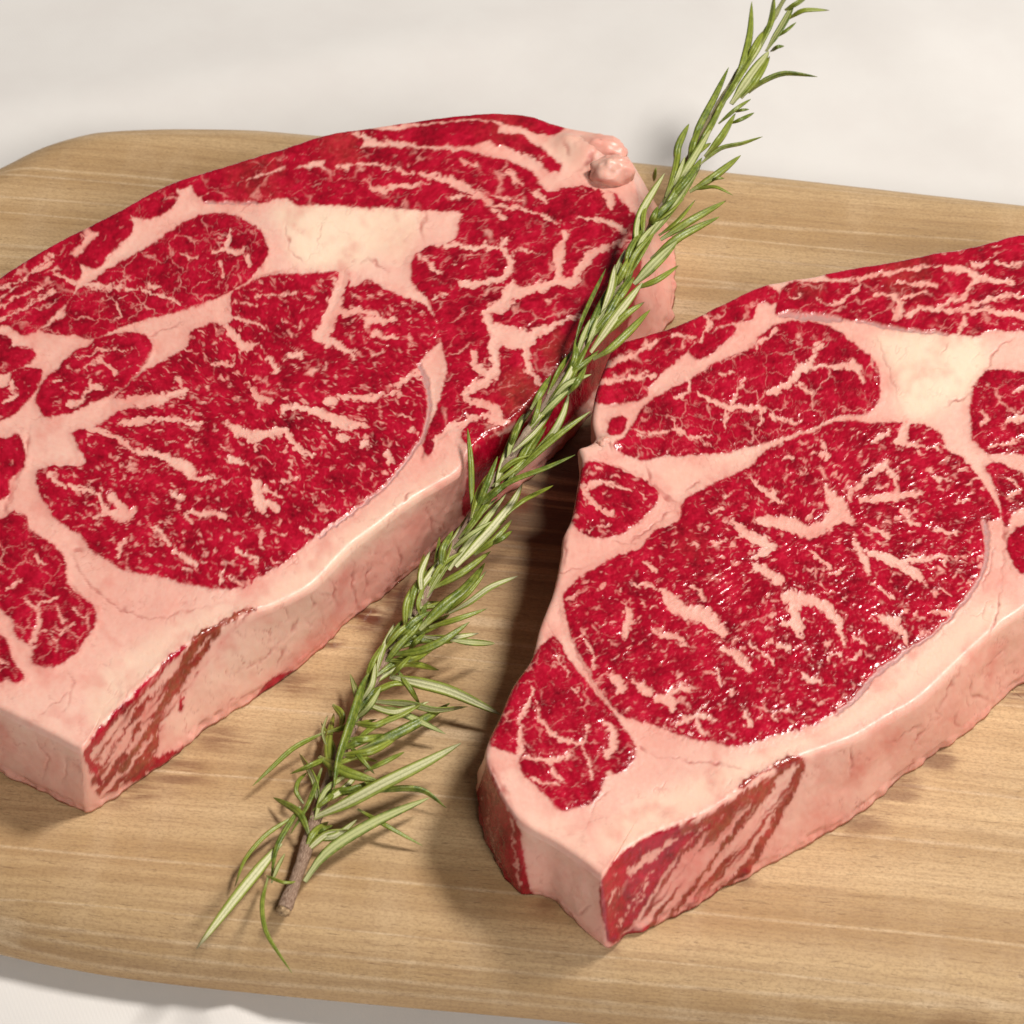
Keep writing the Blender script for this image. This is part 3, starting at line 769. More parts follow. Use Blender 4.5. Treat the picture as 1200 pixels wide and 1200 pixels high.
RIGHT = dict(
    H=0.030, centre=(930, 640), spokes=1800, rings=240, wall_blush=0.80,
    outline=[(1200, 273), (1150, 285), (1097, 295), (1050, 304), (1000, 311), (950, 321), (897, 331), (850, 353), (800, 377), (760, 390), (722, 402), (706, 432), (697, 462), (693, 490),
             (697, 512), (688, 521), (677, 526), (681, 543), (677, 567), (670, 603), (660, 625), (657, 650), (648, 690), (632, 732), (622, 770), (600, 802), (585, 838), (570, 870, 561, 905), (568, 890, 559, 928),
             (578, 915, 566, 975), (593, 943, 582, 1012), (612, 966, 610, 1047), (650, 987, 646, 1053), (683, 1010, 680, 1086), (699, 1023, 703, 1106), (706, 1027, 713, 1111), (713, 1017, 722, 1106), (730, 1000, 737, 1097), (760, 981, 778, 1081),
             (797, 967, 818, 1060), (835, 950, 855, 1038), (875, 925, 895, 1018), (905, 905, 925, 1002), (942, 888, 957, 985), (1000, 866, 1012, 952), (1040, 842, 1053, 915), (1080, 818, 1091, 888),
             (1115, 786, 1125, 864), (1145, 758, 1154, 840), (1175, 732, 1181, 815), (1200, 715, 1205, 797), (1245, 680, 1248, 760), (1295, 615), (1325, 540), (1325, 440), (1300, 355), (1255, 293)],
    muscles=[
        ('eye_muscle', 0.95, 0.14, -22, [(800, 590), (820, 575), (845, 562), (880, 547), (890, 535), (910, 522), (940, 511), (962, 502), (982, 495), (1025, 496), (1070, 497), (1095, 505), (1107, 520), (1110, 530),
            (1125, 536), (1140, 552), (1155, 572), (1172, 604), (1154, 612), (1155, 635), (1150, 667), (1132, 697), (1120, 715), (1092, 741), (1050, 767), (1020, 790), (1005, 810), (980, 832), (950, 850),
            (900, 865), (870, 874), (845, 872), (800, 861), (765, 848), (745, 843), (720, 830), (702, 805), (692, 785), (677, 760), (667, 732), (662, 707), (668, 687), (702, 664), (727, 650), (752, 642),
            (765, 625), (795, 611), (800, 605)]),
        ('inner_muscle', 0.28, 0.72, -25, [(722, 525), (735, 510), (755, 477), (780, 461), (800, 451), (810, 446), (835, 430), (865, 417), (885, 407), (892, 396), (910, 382), (937, 377), (970, 382), (1000, 404), (1022, 425), (1030, 447),
            (1027, 470), (1015, 485), (982, 486), (950, 500), (900, 516), (835, 530), (785, 532), (755, 537), (735, 533)]),
        ('small_muscle', 0.7, 0.2, 15, [(685, 550), (707, 546), (740, 559), (760, 567), (769, 578), (765, 592), (745, 612), (712, 629), (690, 625), (677, 617), (672, 602), (680, 572)]),
        ('tail_muscle', 0.30, 0.65, 60, [(650, 747), (662, 767), (680, 792), (700, 817), (720, 838), (737, 862), (744, 885), (735, 897), (722, 904), (710, 902), (707, 917), (692, 939), (672, 946), (655, 946), (635, 925), (615, 907),
            (609, 885), (600, 882), (575, 870), (585, 840), (605, 802), (625, 770), (637, 757)]),
        ('back_muscle', 0.25, 0.7, -12, [(912, 364), (920, 341), (932, 333), (962, 333), (1000, 332), (1005, 325), (1060, 314), (1100, 310), (1098, 298), (1125, 297), (1175, 288), (1200, 286), (1260, 305), (1290, 350), (1290, 395),
            (1240, 390), (1200, 385), (1162, 385), (1140, 392), (1112, 390), (1070, 387), (1040, 380), (1007, 372), (982, 371), (950, 367), (916, 367)]),
        ('edge_muscle', 0.1, 0.2, -14, [(972, 322), (1000, 317), (1050, 305), (1095, 296), (1110, 304), (1060, 311), (1010, 319)]),
        ('edge_muscle', 0.1, 0.2, -14, [(1130, 291), (1160, 284), (1200, 275), (1240, 280), (1200, 283), (1160, 289)]),
        ('edge_muscle', 0.25, 0.6, -28, [(785, 383), (835, 360), (885, 335), (907, 342), (910, 350), (884, 353), (880, 370), (855, 377), (838, 383), (822, 401), (810, 396), (795, 388)]),
        ('edge_muscle', 0.2, 0.3, -35, [(810, 412), (835, 395), (855, 386), (857, 390), (838, 407), (820, 418)]),
        ('edge_muscle', 0.3, 0.8, -25, [(696, 466), (706, 432), (716, 409), (740, 398), (785, 388), (810, 398), (800, 412), (785, 425), (768, 440), (758, 452), (748, 466)]),
        ('edge_muscle', 0.3, 0.4, -25, [(715, 505), (720, 494), (730, 493), (728, 503), (718, 509)]),
        ('side_muscle', 0.4, 0.7, 60, [(1140, 460), (1150, 445), (1162, 436), (1200, 437), (1280, 450), (1310, 500), (1270, 535), (1200, 532), (1175, 530), (1157, 530), (1141, 515), (1139, 495)]),
        ('side_muscle', 0.5, 0.6, 30, [(1157, 550), (1172, 545), (1200, 557), (1270, 570), (1300, 590), (1240, 600), (1200, 592), (1187, 601), (1178, 614), (1172, 580)]),
        ('side_muscle', 0.4, 0.4, 30, [(1180, 638), (1200, 616), (1270, 605), (1280, 640), (1240, 675), (1200, 672), (1190, 661)]),
        ('wall_lean', 0.2, 0.15, -75, [(567, 898), (582, 922), (592, 945), (606, 967), (613, 1000), (622, 1056), (590, 1035), (570, 1000), (556, 950), (554, 922)]),
        ('wall_lean', 0.2, 0.1, -50, [(702, 1042), (712, 1021), (730, 998), (760, 981), (795, 967), (800, 978), (818, 974), (795, 1000), (778, 1022), (762, 1050), (742, 1083), (716, 1106), (706, 1076)]),
    ],
    veins=[
        ([(877, 558), (900, 577), (916, 592)], [2, 5, 3]), ([(858, 611), (875, 627), (903, 642), (880, 656)], [4, 6, 8, 3]), ([(890, 610), (925, 615), (950, 624), (971, 613), (983, 595), (967, 571)], [7, 10, 9, 10, 11, 5]),
        ([(995, 583), (1010, 565), (1037, 544)], [4, 4, 6]), ([(976, 586), (998, 611)], [9, 5]), ([(1012, 586), (1050, 582), (1086, 579)], [5, 6, 2]), ([(1053, 556), (1050, 580)], [4, 5]), ([(1037, 541), (1048, 558)], [3, 4]),
        ([(1061, 500), (1055, 518)], [8, 7]), ([(1055, 519), (1101, 527)], [4, 2]), ([(1026, 518), (1040, 505)], 4), ([(965, 519), (971, 538)], 3), ([(1057, 599), (1073, 616)], [4, 5]), ([(1001, 634), (1015, 660), (1018, 672)], [4, 6, 4]),
        ([(1012, 645), (1050, 660), (1083, 681)], [4, 7, 4]), ([(1050, 662), (1085, 655), (1107, 654), (1108, 662)], [6, 4, 3, 2]), ([(923, 700), (960, 708), (982, 727), (988, 752)], [9, 8, 7, 3]), ([(932, 712), (933, 730), (941, 746)], [9, 8, 3]), ([(915, 732), (935, 730)], [2, 6]),
        ([(1012, 614), (1041, 628)], [3, 5]), ([(1095, 622), (1121, 625)], [3, 4]), ([(1030, 724), (1050, 731), (1067, 757)], [3, 8, 3]), ([(1094, 717), (1122, 717)], [5, 4]), ([(949, 646), (973, 668)], [3, 4]), ([(992, 664), (974, 676)], 3),
        ([(777, 693), (795, 714), (825, 722), (847, 742)], [5, 10, 11, 7]), ([(735, 711), (738, 725), (732, 746)], [3, 7, 4]), ([(768, 741), (790, 747), (809, 758)], [4, 6, 2]), ([(886, 664), (912, 681)], [5, 8]),
        ([(844, 759), (865, 770), (881, 786)], [2, 7, 5]), ([(879, 754), (906, 778)], [3, 4]), ([(684, 749), (697, 772), (694, 786)], [3, 3, 3]), ([(721, 794), (728, 806)], [7, 8]), ([(742, 799), (759, 811)], [4, 7]),
        ([(772, 818), (785, 820), (787, 834)], [6, 8, 4]), ([(787, 812), (808, 807)], 4), ([(794, 849), (815, 838), (836, 846)], [3, 4.5, 3]), ([(814, 844), (826, 861)], 3.5), ([(839, 784), (846, 803)], [2, 3.5]), ([(874, 834), (879, 851)], [4, 5]),
        ([(744, 685), (768, 688)], [4, 3]), ([(810, 689), (826, 701)], [3, 3]), ([(754, 661), (768, 671)], [3, 4]), ([(905, 840), (925, 832)], 3), ([(940, 790), (958, 798)], 4), ([(912, 755), (925, 760)], 4), ([(1000, 745), (1015, 755)], 3), ([(970, 770), (985, 765)], 3),
        ([(1030, 690), (1045, 700)], 3), ([(1100, 690), (1112, 698)], 3), ([(1120, 590), (1135, 585)], 3), ([(1095, 560), (1110, 565)], 2.5), ([(915, 540), (930, 535)], 2), ([(935, 555), (945, 548)], 2.5), ([(860, 575), (850, 585)], 2), ([(830, 600), (845, 597)], 2.5), ([(840, 640), (850, 632)], 2),
        ([(750, 511), (792, 505), (810, 513), (832, 510)], [2, 2.5, 2.5, 1.5]), ([(792, 505), (790, 492)], 2), ([(820, 461), (850, 477), (892, 480), (887, 501)], [3, 5, 5, 2]), ([(857, 473), (873, 446)], [3, 2]), ([(886, 406), (911, 386)], 3),
        ([(903, 461), (925, 450), (938, 432), (962, 430)], [5, 6, 6, 4]), ([(945, 431), (963, 401)], [4, 2.5]), ([(960, 430), (978, 430), (1001, 431), (1012, 449)], [4, 4, 6, 3]), ([(905, 489), (938, 495)], [4, 2]), ([(850, 480), (851, 500)], 3), ([(820, 513), (832, 522)], 2), ([(1000, 432), (998, 422)], 4),
        ([(807, 446), (808, 460), (790, 466)], [4, 4, 3]), ([(845, 440), (858, 438)], 2.5), ([(935, 450), (950, 462)], 3), ([(965, 395), (955, 405)], 2), ([(745, 500), (760, 510)], 2),
        ([(682, 572), (707, 566), (741, 576)], [4, 4, 2]), ([(682, 572), (697, 595), (718, 603)], [4, 5, 3]), ([(690, 622), (715, 612)], 2), ([(752, 580), (756, 584)], 3),
        ([(626, 808), (612, 840), (609, 884)], [3, 4, 4]), ([(627, 820), (635, 845), (655, 865), (680, 872), (691, 891)], [2, 3, 4, 3, 3]), ([(619, 888), (645, 892), (666, 884)], [3, 5, 4]), ([(645, 892), (650, 907), (661, 916)], [4, 3, 3]), ([(690, 851), (682, 871)], 3),
        ([(709, 845), (720, 862), (712, 886)], [4, 6, 4]), ([(671, 804), (681, 821)], 2), ([(625, 913), (652, 918)], 3), ([(690, 890), (695, 912)], 3), ([(655, 770), (665, 790)], 2),
        ([(1006, 328), (1002, 342), (976, 356)], 3), ([(1024, 345), (1042, 345), (1056, 357), (1051, 372)], [3, 4, 5, 7]), ([(1050, 332), (1096, 335)], [3, 4]), ([(1062, 371), (1087, 362), (1115, 367), (1150, 365), (1200, 371), (1270, 370)], [4, 4, 3, 4, 5, 4]),
        ([(1102, 361), (1133, 347)], 4), ([(1120, 367), (1150, 355), (1200, 347), (1270, 350)], [3, 4, 3, 3]), ([(1109, 315), (1135, 320), (1147, 328), (1187, 333)], [5, 5, 4, 4]), ([(1135, 338), (1148, 327)], 4), ([(1133, 374), (1124, 389)], 4),
        ([(1140, 312), (1156, 309)], 4), ([(1167, 310), (1194, 310)], 3), ([(1057, 350), (1086, 342)], 3), ([(930, 347), (938, 348)], 2.5), ([(958, 350), (963, 352)], 2.5), ([(1005, 326), (1050, 318), (1100, 313)], [4, 3, 1.5]),
        ([(706, 429), (735, 418), (768, 400)], [6, 5, 4]), ([(699, 449), (722, 445), (766, 440)], [4, 3.5, 4]), ([(820, 400), (832, 385), (828, 370)], [3, 4, 3]), ([(790, 392), (812, 398)], 3),
        ([(1178, 496), (1200, 489), (1240, 480)], [5, 6, 5]), ([(1150, 480), (1156, 492), (1150, 500)], 3), ([(1158, 525), (1190, 517), (1200, 512)], 3), ([(1190, 460), (1200, 455)], 3), ([(1185, 580), (1200, 572)], 3), ([(1178, 560), (1195, 570)], 2.5),
        ([(737, 1022), (765, 1001), (792, 983)], [4, 6, 3]), ([(712, 1060), (722, 1040)], 2), ([(725, 1085), (745, 1050), (765, 1020)], 1.2), ([(740, 1070), (760, 1035)], 1.0), ([(572, 960), (577, 990), (585, 1010)], 1.8), ([(598, 960), (604, 1000), (610, 1035)], 2.0)],
    wall_streaks=[
        ([(868, 922), (895, 908), (938, 891), (931, 918), (917, 945), (904, 972), (880, 1010), (850, 1042)], [5, 6, 7, 7, 7, 6, 7, 6], 0.65), ([(798, 974), (832, 960), (878, 928), (905, 912)], [5, 6, 5, 4], 0.75),
        ([(872, 958), (840, 1000), (812, 1040), (788, 1074)], [3, 3, 3, 3], 0.85), ([(852, 945), (822, 980), (800, 1002), (780, 1032)], [4, 4, 3, 3], 0.6), ([(905, 922), (872, 960), (848, 990)], [4, 4, 3], 0.8), ([(765, 1091), (800, 1072), (842, 1046)], [3, 3, 3], 0.45),
        ([(760, 1086), (742, 1093), (728, 1100)], [5, 4, 3], 0.0), ([(835, 962), (810, 990), (786, 1020)], [3, 3, 2], 0.1)],
    streak_zones=[([(795, 967), (840, 950), (880, 925), (910, 902), (942, 889), (932, 925), (915, 952), (880, 1012), (845, 1042), (795, 1070), (765, 1090), (748, 1090), (765, 1052), (790, 1005)], -50, 0.18, 0.65)],
    wall_veins=[([(905, 905), (890, 912), (880, 922)], [4, 3, 2]), ([(925, 905), (905, 935), (885, 960)], [2, 3, 2])],
    aged=[(1060, 318, 50, 0.5), (945, 335, 26, 0.4), (810, 640, 30, 0.2)],
    cream=[([(1028, 396), (1060, 388), (1110, 393), (1145, 395), (1156, 415), (1153, 440), (1140, 460), (1110, 475), (1085, 490), (1060, 485), (1050, 450), (1040, 425)], 1.0),
           ([(700, 980), (760, 930), (900, 880), (1000, 830), (1080, 760), (1160, 700), (1180, 720), (1080, 800), (960, 870), (860, 920), (740, 1000)], 0.6), ([(780, 545), (850, 535), (880, 530), (820, 555), (795, 575)], 0.35),
           ([(620, 960), (660, 960), (700, 1000), (690, 1010)], 0.35)],
    creases=[([(757, 540), (762, 562), (780, 582), (801, 588)], [.8, 1.2, 1.6, .8]), ([(797, 585), (800, 611)], 1.0), ([(802, 575), (821, 561)], .6), ([(735, 636), (752, 625), (782, 601), (797, 604)], .7), ([(715, 635), (735, 638), (750, 630)], .2),
             ([(1140, 517), (1157, 532), (1177, 590), (1177, 640), (1172, 690)], [1.2, 1.5, 2.2, 1.2, .4]), ([(1173, 690), (1167, 722), (1160, 748)], [.4, .8, .4]), ([(1197, 392), (1172, 405), (1155, 436)], .6), ([(1107, 476), (1141, 464)], .8), ([(1027, 394), (1040, 430), (1056, 482)], -.2),
             ([(1100, 420), (1112, 404)], -.4), ([(760, 882), (800, 890), (845, 895), (874, 902)], [0, .2, .6, .2]), ([(1150, 690), (1160, 665), (1165, 640)], .3), ([(1000, 870), (998, 890), (998, 910)], .6), ([(1042, 870), (1060, 860), (1085, 845)], .2),
             ([(1100, 830), (1115, 800), (1130, 780)], .5), ([(1135, 790), (1140, 815), (1165, 820)], .8), ([(1150, 790), (1180, 760)], .3), ([(1060, 880), (1090, 850)], .2), ([(1130, 850), (1118, 845), (1120, 830)], .8), ([(662, 625), (664, 645), (660, 660)], 1.0), ([(648, 690), (655, 670), (690, 665)], .4),
             ([(705, 490), (720, 500), (735, 490)], .6), ([(700, 512), (714, 520), (716, 530)], 1.0), ([(700, 478), (735, 470), (750, 466)], .4), ([(690, 540), (720, 548), (750, 556)], .5), ([(690, 960), (700, 935), (720, 925)], 0), ([(755, 880), (748, 873)], 1), ([(570, 890), (585, 915), (600, 945)], 1.2),
             ([(666, 735), (676, 765), (700, 810), (716, 832)], .5), ([(640, 720), (655, 755), (685, 800)], .2), ([(690, 1060), (675, 1075)], .2)],
    skins=[([(1153, 612), (1157, 640), (1151, 670), (1133, 700), (1096, 740), (1052, 769), (1022, 793), (1005, 814), (980, 836)], [4, 3, 2.4, 2.2, 1.8, 2.4, 3, 3, 1.5]), ([(913, 368), (950, 370), (985, 374)], [2.5, 4, 3]), ([(1005, 375), (1060, 388), (1110, 393)], [1.8, 1.8, 1.2])],
    blush=[(800, 540, 60, 0.2), (760, 620, 60, 0.35), (700, 690, 60, 0.3), (780, 880, 70, 0.3), (1170, 600, 60, 0.45), (1080, 520, 50, .25), (740, 480, 50, 0.4), (690, 800, 60, 0.35), (1120, 840, 70, 0.5), (650, 1010, 60, 0.25), (1175, 680, 50, 0.35), (1000, 480, 60, .3)],
    knobs=[(709, 519, 0.0002, 0.0022, 0.0018, 0.0016, 0.3)], bumps=[(715, 515, 12, 0.0015), (1090, 430, 60, 0.0012), (690, 535, 20, 0.0012)],
)


GROW = {'edge_muscle': 3.8, 'back_muscle': 3.6, 'cap_muscle': 3.6, 'inner_muscle': 1.6, 'small_muscle': 2.0, 'tail_muscle': 1.6, 'side_muscle': 1.6, 'wall_lean': 0.5}


# ------------------------------------------------------------------ what the flesh looks like at each point of the surface
def flesh_fields(S, V, U, W, ww, away, onwall):
    N = len(V)
    z60 = np.where(away, ww * 60, 0.0)
    UU, WW = U + z60 * 0.35, W + z60          # coordinates of the fine pattern
    # nothing in the flesh is drawn with a ruler: every traced line wavers
    wa = vn2(UU, WW, 1 / 15, 51, 2); wb = vn2(UU, WW, 1 / 15, 61, 2)
    wc = vn2(UU, WW, 1 / 5.0, 71, 2); wd = vn2(UU, WW, 1 / 5.0, 81, 2)
    X = (U + 3.6 * wa + 2.3 * wc).astype(np.float32); Y = (W + 3.6 * wb + 2.3 * wd).astype(np.float32)
    Xs = (U + 2.0 * wa).astype(np.float32); Ys = (W + 2.0 * wb).astype(np.float32)
    lean = np.full(N, -24.0, np.float32)
    rid = np.zeros(N, np.int32)
    strk = np.zeros(N, np.float32); marb = np.zeros(N, np.float32); web = np.zeros(N, np.float32); ang = np.zeros(N, np.float32); aged = np.zeros(N, np.float32); fibre = np.zeros(N, np.float32)
    for k, (nm, mb, wbb, an, poly) in enumerate(S['muscles']):
        dd = poly_sdf(Xs, Ys, poly) + GROW.get(nm, 1.0)
        better = dd > lean
        lean = np.maximum(lean, dd)
        rid[(dd > 0) & better] = k + 1
        sel = better & (dd > -14)
        marb[sel] = mb; web[sel] = wbb * 0.62; ang[sel] = math.radians(an); fibre[sel] = 1.0 if nm == 'wall_lean' else 0.0; strk[sel] = 1.0 if nm in ('cap_muscle', 'back_muscle', 'edge_muscle') else 0.0
    nk = len(S['muscles'])
    lean += 1.3 * wc
    vein = np.full(N, 14.0, np.float32)
    for pts, wid in S['veins']:
        line_dist(X, Y, pts, [q * min(0.82, 0.52 + 0.04 * q) for q in (([wid] * len(pts)) if np.isscalar(wid) else wid)], vein)
    vein += 1.7 * vn2(UU, WW, 1 / 9, 21, 2) + 1.0 * vn2(UU, WW, 1 / 4.6, 22, 1)
    for pts, wid, ag in S['wall_streaks']:
        one = np.full(N, 24.0, np.float32)
        line_dist(X, Y, pts, [q * 0.75 for q in wid], one, 20)
        hit = -one > lean
        aged[hit & (one < 3)] = ag
        marb[hit] = 0.1; web[hit] = 0.0; ang[hit] = math.radians(-52); fibre[hit] = 1.0
        lean = np.maximum(lean, -one)
        rid[(one < 0) & (rid == 0)] = nk + 1
    for poly, an, thr, ag in S['streak_zones']:      # ragged strips of lean and fat on the cut side
        zd = poly_sdf(Xs, Ys, poly)
        jj = np.nonzero(zd > -3)[0]
        a_ = math.radians(an)
        la = U[jj] * math.cos(a_) + W[jj] * math.sin(a_); lb = -U[jj] * math.sin(a_) + W[jj] * math.cos(a_)
        st = np.minimum(zd[jj], 6.0 * (vn2((la + 3 * wa[jj]) / 15.0, lb + 3 * wb[jj], 1 / 8.5, 301, 2) - thr))
        up = st > lean[jj]
        kk = jj[up]
        aged[kk] = np.clip(ag + 0.5 * vn2(la[up] / 4, lb[up], 1 / 18, 305, 2), 0, 1)
        marb[kk] = 0.0; ang[kk] = a_
        lean[kk] = st[up]
        rid[kk[(st[up] > 0) & (rid[kk] == 0)]] = nk + 1
    lean = np.minimum(lean, vein)
    for pts, wid in S['wall_veins']:
        line_dist(X, Y, pts, wid, vein, 14)
    lean = np.minimum(lean, vein)
    edge_d = lean.copy()
    # marbling: flecks and short broken seams between the bundles of fibre
    ca, sa = np.cos(ang), np.sin(ang)
    ga = UU * ca + WW * sa; gb = -UU * sa + WW * ca
    f = np.full(N, -9.0, np.float32)
    ii = np.nonzero((marb > 0.02) & (lean > -4))[0]
    u_, w_ = UU[ii], WW[ii]
    k1, k2 = vn2(u_, w_, 1 / 6.5, 201, 2), vn2(u_, w_, 1 / 6.5, 203, 2)
    q1, q2 = vn2(u_, w_, 1 / 2.6, 205, 1), vn2(u_, w_, 1 / 2.6, 207, 1)
    gx = (ga[ii] + 4 * wa[ii] + 1.6 * k1 + 0.35 * q1) * 0.60; gy = gb[ii] + 4 * wb[ii] + 1.6 * k2 + 0.35 * q2
    mbv = marb[ii]; cl = vn2(u_, w_, 1 / 55, 91, 2)
    dens = mbv * 0.84 + 0.40 * cl
    # flecks
    fi = 6.5 * (vn2(gx, gy, 1 / 7.6, 131, 2) - (0.98 - 0.55 * dens))
    fi = np.maximum(fi, 5.0 * (vn2(gx, gy, 1 / 4.4, 133, 1) - (0.90 - 0.28 * dens)))
    # larger broken seams
    A, B = 13.0, 26.0
    eA = worley_edge(gx / A, gy / A, 3) * A
    eB = worley_edge(gx / B + 9.3, gy / B + 4.1, 5) * B
    fi = np.maximum(fi, 3.6 * (vn2(u_, w_, 1 / 15, 101, 2) - (1.00 - 0.55 * dens)) - eA)
    fi = np.maximum(fi, 4.6 * (vn2(u_, w_, 1 / 26, 111, 2) - (0.92 - 0.48 * dens)) - eB)
    wv = web[ii]
    hx = u_ + 6 * wa[ii] + 2.2 * k1 + 0.5 * q1; hy = w_ + 6 * wb[ii] + 2.2 * k2 + 0.5 * q2
    sk_ = strk[ii] > 0.5
    la_ = (ga[ii] + 6 * wa[ii] + 2.2 * k1) * 0.42; lb_ = gb[ii] + 6 * wb[ii] + 2.2 * k2
    hx = np.where(sk_, la_, hx); hy = np.where(sk_, lb_, hy)
    eD = worley_edge(hx / 30, hy / 23, 13) * 26
    eE = worley_edge(hx / 13 + 2.2, hy / 10.5, 15) * 11.5
    fw = np.maximum(1.9 * (vn2(u_, w_, 1 / 28, 141, 2) - (0.45 - 1.15 * wv)) - eD, 1.7 * (vn2(u_, w_, 1 / 17, 151, 2) - (0.98 - 0.80 * wv)) - eE)
    fi = np.where(wv > 0.3, np.maximum(fi, fw), fi)
    f[ii] = fi
    fb = np.nonzero((fibre > 0.5) & (lean > -6))[0]
    ff = vn2((ga[fb] + 3 * wa[fb]) / 14.0, gb[fb] + 3 * wb[fb], 1 / 5.5, 161, 2)
    f[fb] = np.maximum(f[fb], 3.2 * (ff - 0.78))
    lean0 = lean.copy()
    lean = np.minimum(lean, -f)
    # browning
    for (u, v, r, s_) in S['aged']:
        aged = np.maximum(aged, 0.55 * s_ * (1 - sstep(0.2, 1.0, np.hypot(U - u, W - v) / (r * (1 + 0.5 * wa)))))
    aged *= 0.75 + 0.5 * vn2(UU, WW, 1 / 7, 171, 2)
    aged = np.clip(aged, 0, 1)
    cream = np.zeros(N)
    for poly, s_ in S['cream']:
        cream = np.maximum(cream, s_ * sstep(-16, 14, poly_sdf(Xs, Ys, poly)))
    Xc = (U + 4.0 * wa + 0.8 * wc).astype(np.float32); Yc = (W + 4.0 * wb + 0.8 * wd).astype(np.float32)
    crease = np.zeros(N)
    for pts, wid_ in S['creases']:
        cr = np.full(N, 14.0, np.float32)
        line_dist(Xc, Yc, pts, wid_, cr)
        ctr = np.mean(pts, 0); half = max(np.hypot(*(np.array(pts[0]) - pts[-1])) * 0.5, 6.0)
        fadee = 1 - sstep(0.35, 1.15, np.hypot(U - ctr[0], W - ctr[1]) / half)
        crease = np.maximum(crease, (1 - sstep(-0.6, 2.2, cr)) * (0.25 + 0.75 * fadee))
    crease *= np.clip(0.62 + 0.55 * vn2(UU, WW, 1 / 12, 4, 2), 0.1, 1.0)
    # faint threads of connective tissue all through the fat
    th = worley_edge((UU + 14 * wa) / 46, (WW + 14 * wb) / 34, 23) * 40
    th2 = worley_edge((UU + 9 * wb) / 19, (WW + 9 * wa) / 15, 29) * 17
    thread = (1 - sstep(0.0, 1.7, th)) * np.clip(0.2 + 0.9 * vn2(UU, WW, 1 / 30, 25, 2), 0, 1) + 0.3 * (1 - sstep(0.0, 1.6, th2)) * np.clip(-0.1 + 0.9 * vn2(UU, WW, 1 / 22, 27, 2), 0, 1)
    crease = np.clip(np.maximum(crease, np.where(onwall, 0.85, 0.45) * thread), 0, 1)
    sk = np.full(N, 14.0, np.float32)
    for pts, wid_ in S['skins']:
        line_dist(Xs, Ys, pts, wid_, sk)
    sk += 0.8 * wc
    skin = 1 - sstep(-1.0, 1.6, sk)
    lean = np.minimum(lean, np.where(skin > 0.1, sk, 99))
    blush = np.zeros(N)
    for (u, v, r, s_) in S['blush']:
        blush = np.maximum(blush, s_ * (1 - sstep(0.0, 1.0, np.hypot(U - u, W - v) / r)))
    vert = vnoise(V * np.array([1, 1, 0.35]), 110.0, 33, 3)
    wallblush = 0.15 + 0.85 * sstep(-0.15, 0.55, 0.6 * vnoise(V, 60.0, 31, 3) + 0.6 * vert)
    wallblush = wallblush * sstep(0.05, 0.30, ww) + 0.35 * sstep(0.75, 1.0, ww)
    blush = np.where(onwall, np.maximum(blush, wallblush * S['wall_blush']), blush)
    blush = np.maximum(blush, 0.46 * sstep(-0.1, 0.9, vn2(UU, WW, 1 / 42, 37, 3)))
    blush = np.clip(blush * (0.55 + 0.75 * (0.5 + 0.5 * vn2(UU, WW, 1 / 9, 35, 3))), 0, 1)
    leanm = np.minimum(sstep(-1.2, 1.2, np.minimum(lean0, np.where(skin > 0.1, sk, 99))), 0.06 + 0.94 * sstep(-1.9, 1.3, -f))
    stain = 0.12 * sstep(-16.0, -2.0, lean) + 0.42 * sstep(-6.0, 0.0, lean) ** 2 + 0.35 * sstep(0.5, 4.0, edge_d) * (1 - leanm)
    stain = np.clip(stain * (0.7 + 0.5 * wc), 0, 1)
    t1 = vn2(UU, WW, 1 / 34, 181, 3); t2 = vn2(ga * 0.6, gb, 1 / 6.5, 183, 2); t3 = vn2(UU, WW, 1 / 3.6, 185, 1)
    tone = np.clip(0.49 + 0.30 * t1 + 0.20 * t2 + 0.13 * t3, 0, 1)
    mottle = np.clip(0.44 + 0.70 * vnoise(V, 55.0, 191, 3) + 0.25 * vn2(UU, WW, 1 / 5, 193, 2), 0, 1)
    rough = np.clip(0.39 - 0.19 * leanm + 0.10 * vn2(UU, WW, 1 / 18, 195, 3) + 0.05 * t3, 0.13, 0.6)
    nm = {'lean': leanm, 'tone': tone, 'aged': aged, 'mottle': mottle, 'cream': cream, 'blush': blush,
          'crease': np.clip(crease * 0.8, 0, 1), 'skin': skin * 0.7, 'stain': stain, 'rough': rough}
    return nm, dict(rid=rid, nk=nk, edge_d=edge_d, f=f, t2=t2, t3=t3, wc=wc, crease=crease, skin=skin)


